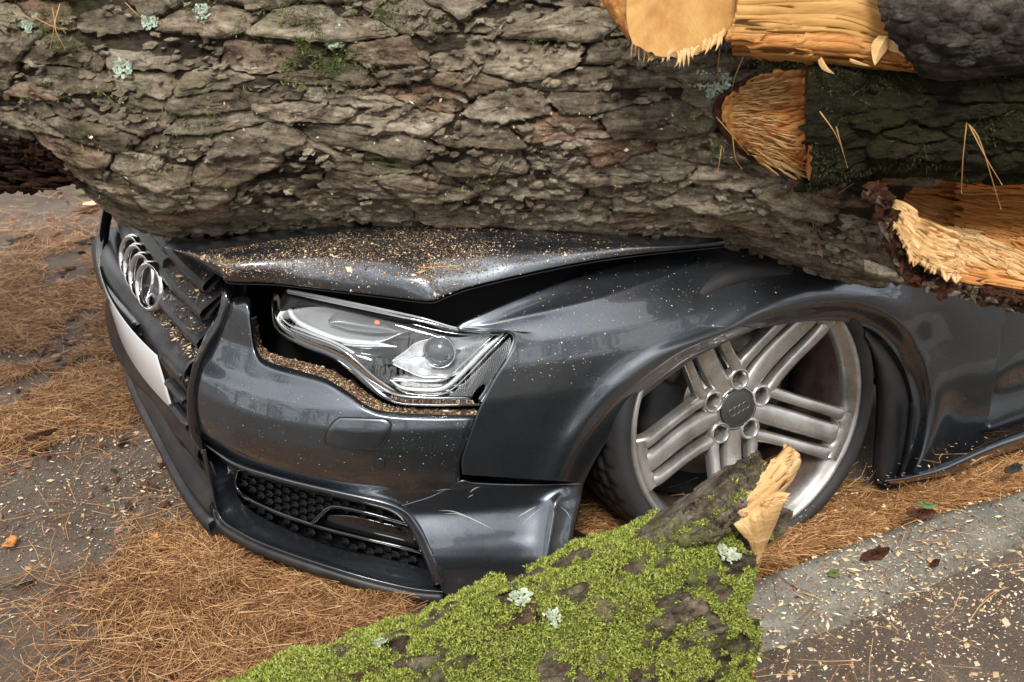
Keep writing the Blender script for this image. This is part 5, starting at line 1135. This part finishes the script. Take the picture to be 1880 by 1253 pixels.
for mt, n, sz, sd in ((CHP, 6500, .0014, 1), (CHB, 30000, .0013, 2), (CHP, 220, .0038, 3), (CHP, 14000, .0008, 4)):
    p_, nn = on_grid(BONG, n, sd, wfb); o = chips(p_, nn, sz, 'wood_chips' if mt is CHP else 'bark_crumbs', mt, seed=sd+20, kind='stuff', label={1: 'pale wood chips strewn over the bonnet', 2: 'brown bark crumbs strewn over the bonnet', 3: 'larger pale wood chips on the bonnet', 4: 'fine sawdust on the bonnet'}[sd])
for mt, n, sz, sd in ((CHP, 1500, .0022, 5), (CHB, 5200, .0021, 6)):
    p_, nn = on_grid(SHELFG, n, sd, lambda u, v_: smoothstep(.1, .3, u)*.9+.1); chips(p_, nn, sz, 'wood_chips' if mt is CHP else 'bark_crumbs', mt, seed=sd+20, kind='stuff')
p_, nn = on_grid(FENG[60:230], 1500, 8, lambda u, v_: smoothstep(.25, .9, v_)*.9+.06); chips(p_, nn, .0011, 'wood_chips', CHP, seed=31, kind='stuff')
p_, nn = on_grid(BUMPG, 500, 9); chips(p_, nn, .0008, 'wood_chips', CHP, seed=32, kind='stuff')
r_ = np.random.default_rng(50)
for z in (.60, .545, .485):
    for mt, n, sz in ((CHP, 170, .0028), (CHB, 420, .0026)):
        y = r_.uniform(.02, .40, n); f = r_.uniform(0, 1, n); p_ = np.stack([SLX(y, z, f), y, SLZ(z, f)], 1); chips(p_, [.2, 0, 1], sz, 'wood_chips' if mt is CHP else 'bark_crumbs', mt, seed=int(z*100), kind='stuff')
y = r_.uniform(-.3, .40, 420); p_ = np.stack([xf(y, .445+0*y)-.012-.03*r_.uniform(0, 1, 420), y, .4535+0*y], 1); chips(p_, [.1, 0, 1], .0028, 'wood_chips', CHP, seed=61, kind='stuff')
y = r_.uniform(-.3, .40, 700); p_ = np.stack([xf(y, .445+0*y)-.0-.04*r_.uniform(0, 1, 700), y, .4535+0*y], 1); chips(p_, [.1, 0, 1], .0024, 'bark_crumbs', CHB, seed=62, kind='stuff')
# crumbs clinging to the trunk
n = 420; px = r_.uniform(150, 1550, n); py = r_.uniform(150, 450, n); s_, ph_, _ = tpix(px, py)
chips(tsurf(s_, ph_, .016), np.cos(ph_)[:, None]*TY+np.sin(ph_)[:, None]*TZ, .0022, 'wood_chips', CHP, seed=71, kind='stuff')

# single pieces one can point at
def flake_thing(px, py, z, L_, W_, rot, mat, name, label, cat, seed, curl=.0, th=.004, tilt=0):
    r_ = np.random.default_rng(seed); c = atz(float(px), float(py), z); n = 16; a = np.linspace(0, 2*np.pi, n, endpoint=False); rad = r_.uniform(.72, 1.1, n)
    rings = []
    for f_, h in ((1, 0), (1, th*.8), (.85, th*1.2), (.5, th*1.3), (.2, th*1.2)):
        x = np.cos(a)*rad*L_*f_; y = np.sin(a)*rad*W_*f_; h_ = h+curl*(x/L_)**2*W_+r_.uniform(-1, 1, n)*th*.25*(f_ < 1)+tilt*x; rings.append(np.stack([x, y, h_], 1))
    V = np.vstack(rings+[np.array([[0, 0, th*1.2]])]); c_, s_ = math.cos(rot), math.sin(rot); V = V@np.array([[c_, s_, 0], [-s_, c_, 0], [0, 0, 1]])
    i = np.arange(n); F = [gridF(5, n, False, True), np.stack([4*n+i, 4*n+(i+1) % n, np.full(n, 5*n)], 1), i[None, ::-1]]
    o = mk(name, V, F, mat); o.location = Vector(c); meta(o, label, cat, 'bark pieces lying about' if name == 'bark_piece' else 'leaves lying about' if 'leaf' in name else None); return o
LEAF = simple('leaf_orange', (.48, .20, .05), .6).m; LEAFP = simple('leaf_pale', (.55, .45, .27), .6).m; LEAFG = simple('leaf_green', (.07, .14, .03), .6).m
GREYBK = bark_mat('bark_grey_loose', [(.07, .07, .055), (.12, .12, .095), (.2, .2, .16)], .6, (.06, .08, .03), rnd=False)
things = [
 (1605, 1020, .054, .036, .017, .1, BARKRED, 'bark_piece', 'red-brown bark piece lying on the concrete kerb', 'bark'),
 (148, 662, .01, .022, .014, .4, GREYBK, 'bark_piece', 'grey-green knobbly bark bit on the needles left of the grille', 'bark'),
 (75, 800, .012, .045, .014, .25, BARKRED, 'bark_piece', 'long red-brown bark strip near the left picture edge', 'bark'),
 (60, 830, .008, .05, .012, -.1, BARKRED, 'bark_piece', 'dark bark strip below the long red-brown one on the left', 'bark'),
 (100, 600, .01, .035, .02, -.5, BARKRED, 'bark_piece', 'flat reddish bark flake among the needles left of the number plate', 'bark'),
 (165, 442, .006, .055, .02, .2, GREYBK, 'bark_piece', 'grey bark chunk on the asphalt behind the grille', 'bark'),
 (165, 385, .006, .06, .03, .3, BARKRED, 'bark_piece', 'reddish bark scale just under the trunk on the left', 'bark'),
 (40, 440, .006, .05, .025, .2, GREYBK, 'bark_piece', 'mossy bark scrap by the left edge under the trunk', 'bark'),
 (225, 815, .006, .02, .01, .8, BARKDEEP, 'bark_piece', 'dark brown bark crumb beside the black front blade', 'bark'),
 (1690, 945, .06, .03, .02, -.7, BARKRED, 'bark_piece', 'dark red bark fragment on needles behind the wheel', 'bark'),
 (1860, 862, .055, .03, .014, .2, GREYBK, 'bark_piece', 'grey-green bark fragment on the needles under the door', 'bark'),
 (1716, 1036, .050, .016, .008, .4, BARKRED, 'bark_piece', 'small red bark bit on the speckled ground right of the kerb piece', 'bark'),
 (300, 855, .006, .016, .006, .7, BARKRED, 'bark_piece', 'small rust-coloured bark bit right of the long left strips', 'bark'),
 (380, 948, .006, .020, .006, 2.9, LEAFP, 'dry_leaf', 'pale dry leaf by the corner of the front lip', 'leaf'),
 (280, 992, .02, .017, .010, .5, LEAF, 'dry_leaf', 'curled orange leaf on the needle heap below the bumper', 'leaf'),
 (18, 1000, .01, .024, .015, 1.0, LEAF, 'dry_leaf', 'curled tan leaf at the left picture edge', 'leaf'),
 (160, 352, .01, .05, .02, .1, LEAFG, 'green_leaf', 'small green leaf on the asphalt under the trunk', 'leaf'),
 (182, 372, .01, .06, .025, .2, CHP, 'wood_chip', 'large pale wood chip left of the black grille top', 'wood chip'),
 (1700, 930, .075, .02, .008, 2.2, LEAFG, 'green_leaf', 'green leaf on the needles behind the wheel', 'leaf'),
 (45, 1075, .006, .024, .009, .1, GREYBK, 'bark_piece', 'mossy grey stick on the road in the lower left', 'bark'),
 (1530, 1055, .056, .014, .012, .2, MOSSD, 'moss_clump', 'tuft of green moss lying on the kerb', 'moss'),
]
for i, (px, py, z, L_, W_, ro, mt, nm, lb, ct) in enumerate(things): flake_thing(px, py, z, L_, W_, ro, mt, nm, lb, ct, 100+i, curl=.8 if 'leaf' in nm else .2)
BARKPC = BARKRED; r_ = np.random.default_rng(91); parts = []
for k in range(420):                                # many lesser bark bits, uncounted
    b = (left+cb_) if k < 260 else [(120, 420, .5, 2), (100, 540, .35, 3), (60, 680, .25, 2), (280, 600, .2, 1)]; c, _ = blob_sample(b, 1, 300+k); c = c[0]; c[2] += .008*(k >= 260); L_ = r_.uniform(.006, .02) if k < 260 else r_.uniform(.012, .034); W_ = L_*r_.uniform(.3, .7); n = 8; a = np.linspace(0, 2*np.pi, n, endpoint=False)+r_.uniform(0, 6); rad = r_.uniform(.6, 1.1, n); ro = r_.uniform(0, 3.1)
    x = np.cos(a)*rad*L_; y = np.sin(a)*rad*W_; X2, Y2 = x*math.cos(ro)-y*math.sin(ro), x*math.sin(ro)+y*math.cos(ro); z0 = .004; tl = r_.uniform(-.2, .4)
    V = np.vstack([np.stack([c[0]+X2, c[1]+Y2, z0+tl*x-.003+0*x], 1), np.stack([c[0]+X2*.9, c[1]+Y2*.9, z0+.005+tl*x], 1), [[c[0], c[1], z0+.006]]]); i = np.arange(n); i2 = (i+1) % n
    parts.append((V, [np.stack([i, i2, i2+n, i+n], 1), np.stack([i+n, i2+n, np.full(n, 2*n)], 1)]))
V, F = join_parts(parts); mk('bark_litter', V, F, leafy('bark_bits', (.06, .032, .022), (.17, .085, .055), (.30, .19, .14), .8), smooth=False, kind='stuff')
# needle sprigs caught on the trunk
def sprig(lines, label, t_off=.02, mat=NEED):
    parts = []
    for pts in lines:
        q = arc([(x, y) for x, y in pts], 14); _, _, t_ = tpix(q[:, 0], q[:, 1]); V = P(q[:, 0], q[:, 1], np.minimum(t_, 2.35)-t_off-.012*np.sin(np.linspace(0, np.pi, 14))); parts.append(tube(V, np.linspace(.0011, .0006, 14), 5))
    V, F = join_parts(parts); c = V.mean(0); o = mk('needle_sprig', V-c, F, mat, label=label, cat='pine needles', group='needle sprigs caught on the trunk'); o.location = Vector(c)
sprig([[(96, 14), (100, 45), (92, 90)], [(110, 8), (101, 50), (120, 92)], [(60, 30), (95, 48), (125, 55)]], 'orange needle sprig on the upper left of the bark')
sprig([[(148, 262), (165, 300), (200, 330)], [(172, 245), (185, 290), (196, 330)], [(245, 290), (215, 315), (198, 330)]], 'needle sprig over the notch at the trunk underside')
sprig([[(255, 310), (262, 335), (256, 360)], [(256, 318), (270, 332), (285, 345)]], 'short needle sprig left of the bonnet on the bark')
sprig([[(230, 5), (250, 25), (270, 42)]], 'single needle near the top left lichen')
sprig([[(1480, 372), (1495, 420), (1510, 475)], [(1578, 330), (1530, 365), (1495, 420)], [(1545, 332), (1515, 350), (1480, 375)], [(1478, 368), (1500, 400), (1520, 435)]], 'crossed needle sprig on the bark below the dark limb')
sprig([[(1315, 215), (1345, 250), (1375, 285)], [(1318, 315), (1322, 290), (1325, 268)], [(1345, 250), (1350, 290), (1362, 310)]], 'needle sprig hanging out of the splintered hollow', .04)
sprig([[(1535, 232), (1545, 270), (1556, 308)], [(1505, 205), (1530, 240), (1545, 270)]], 'bent needle on the dark mossy limb', .16)
sprig([[(1775, 225), (1768, 290), (1765, 355)], [(1778, 228), (1810, 290), (1840, 340)], [(1780, 230), (1800, 262), (1838, 385)]], 'brown twig of needles hanging over the torn wood', .18, NEEDR)
sprig([[(1322, 90), (1318, 130), (1322, 165)], [(1368, 98), (1352, 135), (1345, 160)]], 'upright needles above the pale lichen by the hollow', .03)
V, F = join_parts([tube(atz(q[:, 0], q[:, 1], .716), .0008, 5) for q in (arc([(765, 488), (800, 494), (848, 496)], 12), arc([(770, 492), (810, 490), (845, 488)], 12))]); c = V.mean(0)
o = mk('needle_sprig', V-c, F, NEED, label='pair of needles lying on the bonnet', cat='pine needles'); o.location = Vector(c)

# ================================================================== woodland around the place (mirrored in the paint)
r_ = np.random.default_rng(17); tr_parts, lf = [], []
for k in range(34):
    a = 2*np.pi*k/34+r_.uniform(-.08, .08); R_ = r_.uniform(17, 27); b = np.array([R_*math.cos(a), R_*math.sin(a), 0]); H_ = r_.uniform(7, 11)
    z_ = np.linspace(0, H_, 8); tr_parts.append(tube(np.stack([b[0]+.3*np.sin(z_*.4+k), b[1]+.3*np.cos(z_*.3+k), z_], 1), np.linspace(.26, .05, 8), 8))
    for m_ in range(30):
        z0 = H_*r_.uniform(.12, 1); rr_ = (1-z0/H_)*2.6+.5; a2 = r_.uniform(0, 6.28); c = b+np.array([math.cos(a2)*rr_*r_.uniform(.3, 1), math.sin(a2)*rr_*r_.uniform(.3, 1), z0]); lf.append(c+r_.normal(0, 1, (38, 3))*np.array([.5, .5, .28]))
V, F = join_parts(tr_parts); mk('woodland_trunks', V, F, BARKDEEP, kind='stuff', label='trunks of the pine wood surrounding the road')
lf = np.vstack(lf); chips(lf, [0, 0, 1], .20, 'woodland', leafy('foliage', (.02, .035, .012), (.04, .065, .02), (.07, .10, .03)), seed=3, tilt=2, kind='stuff', label='dark pine foliage surrounding the road')
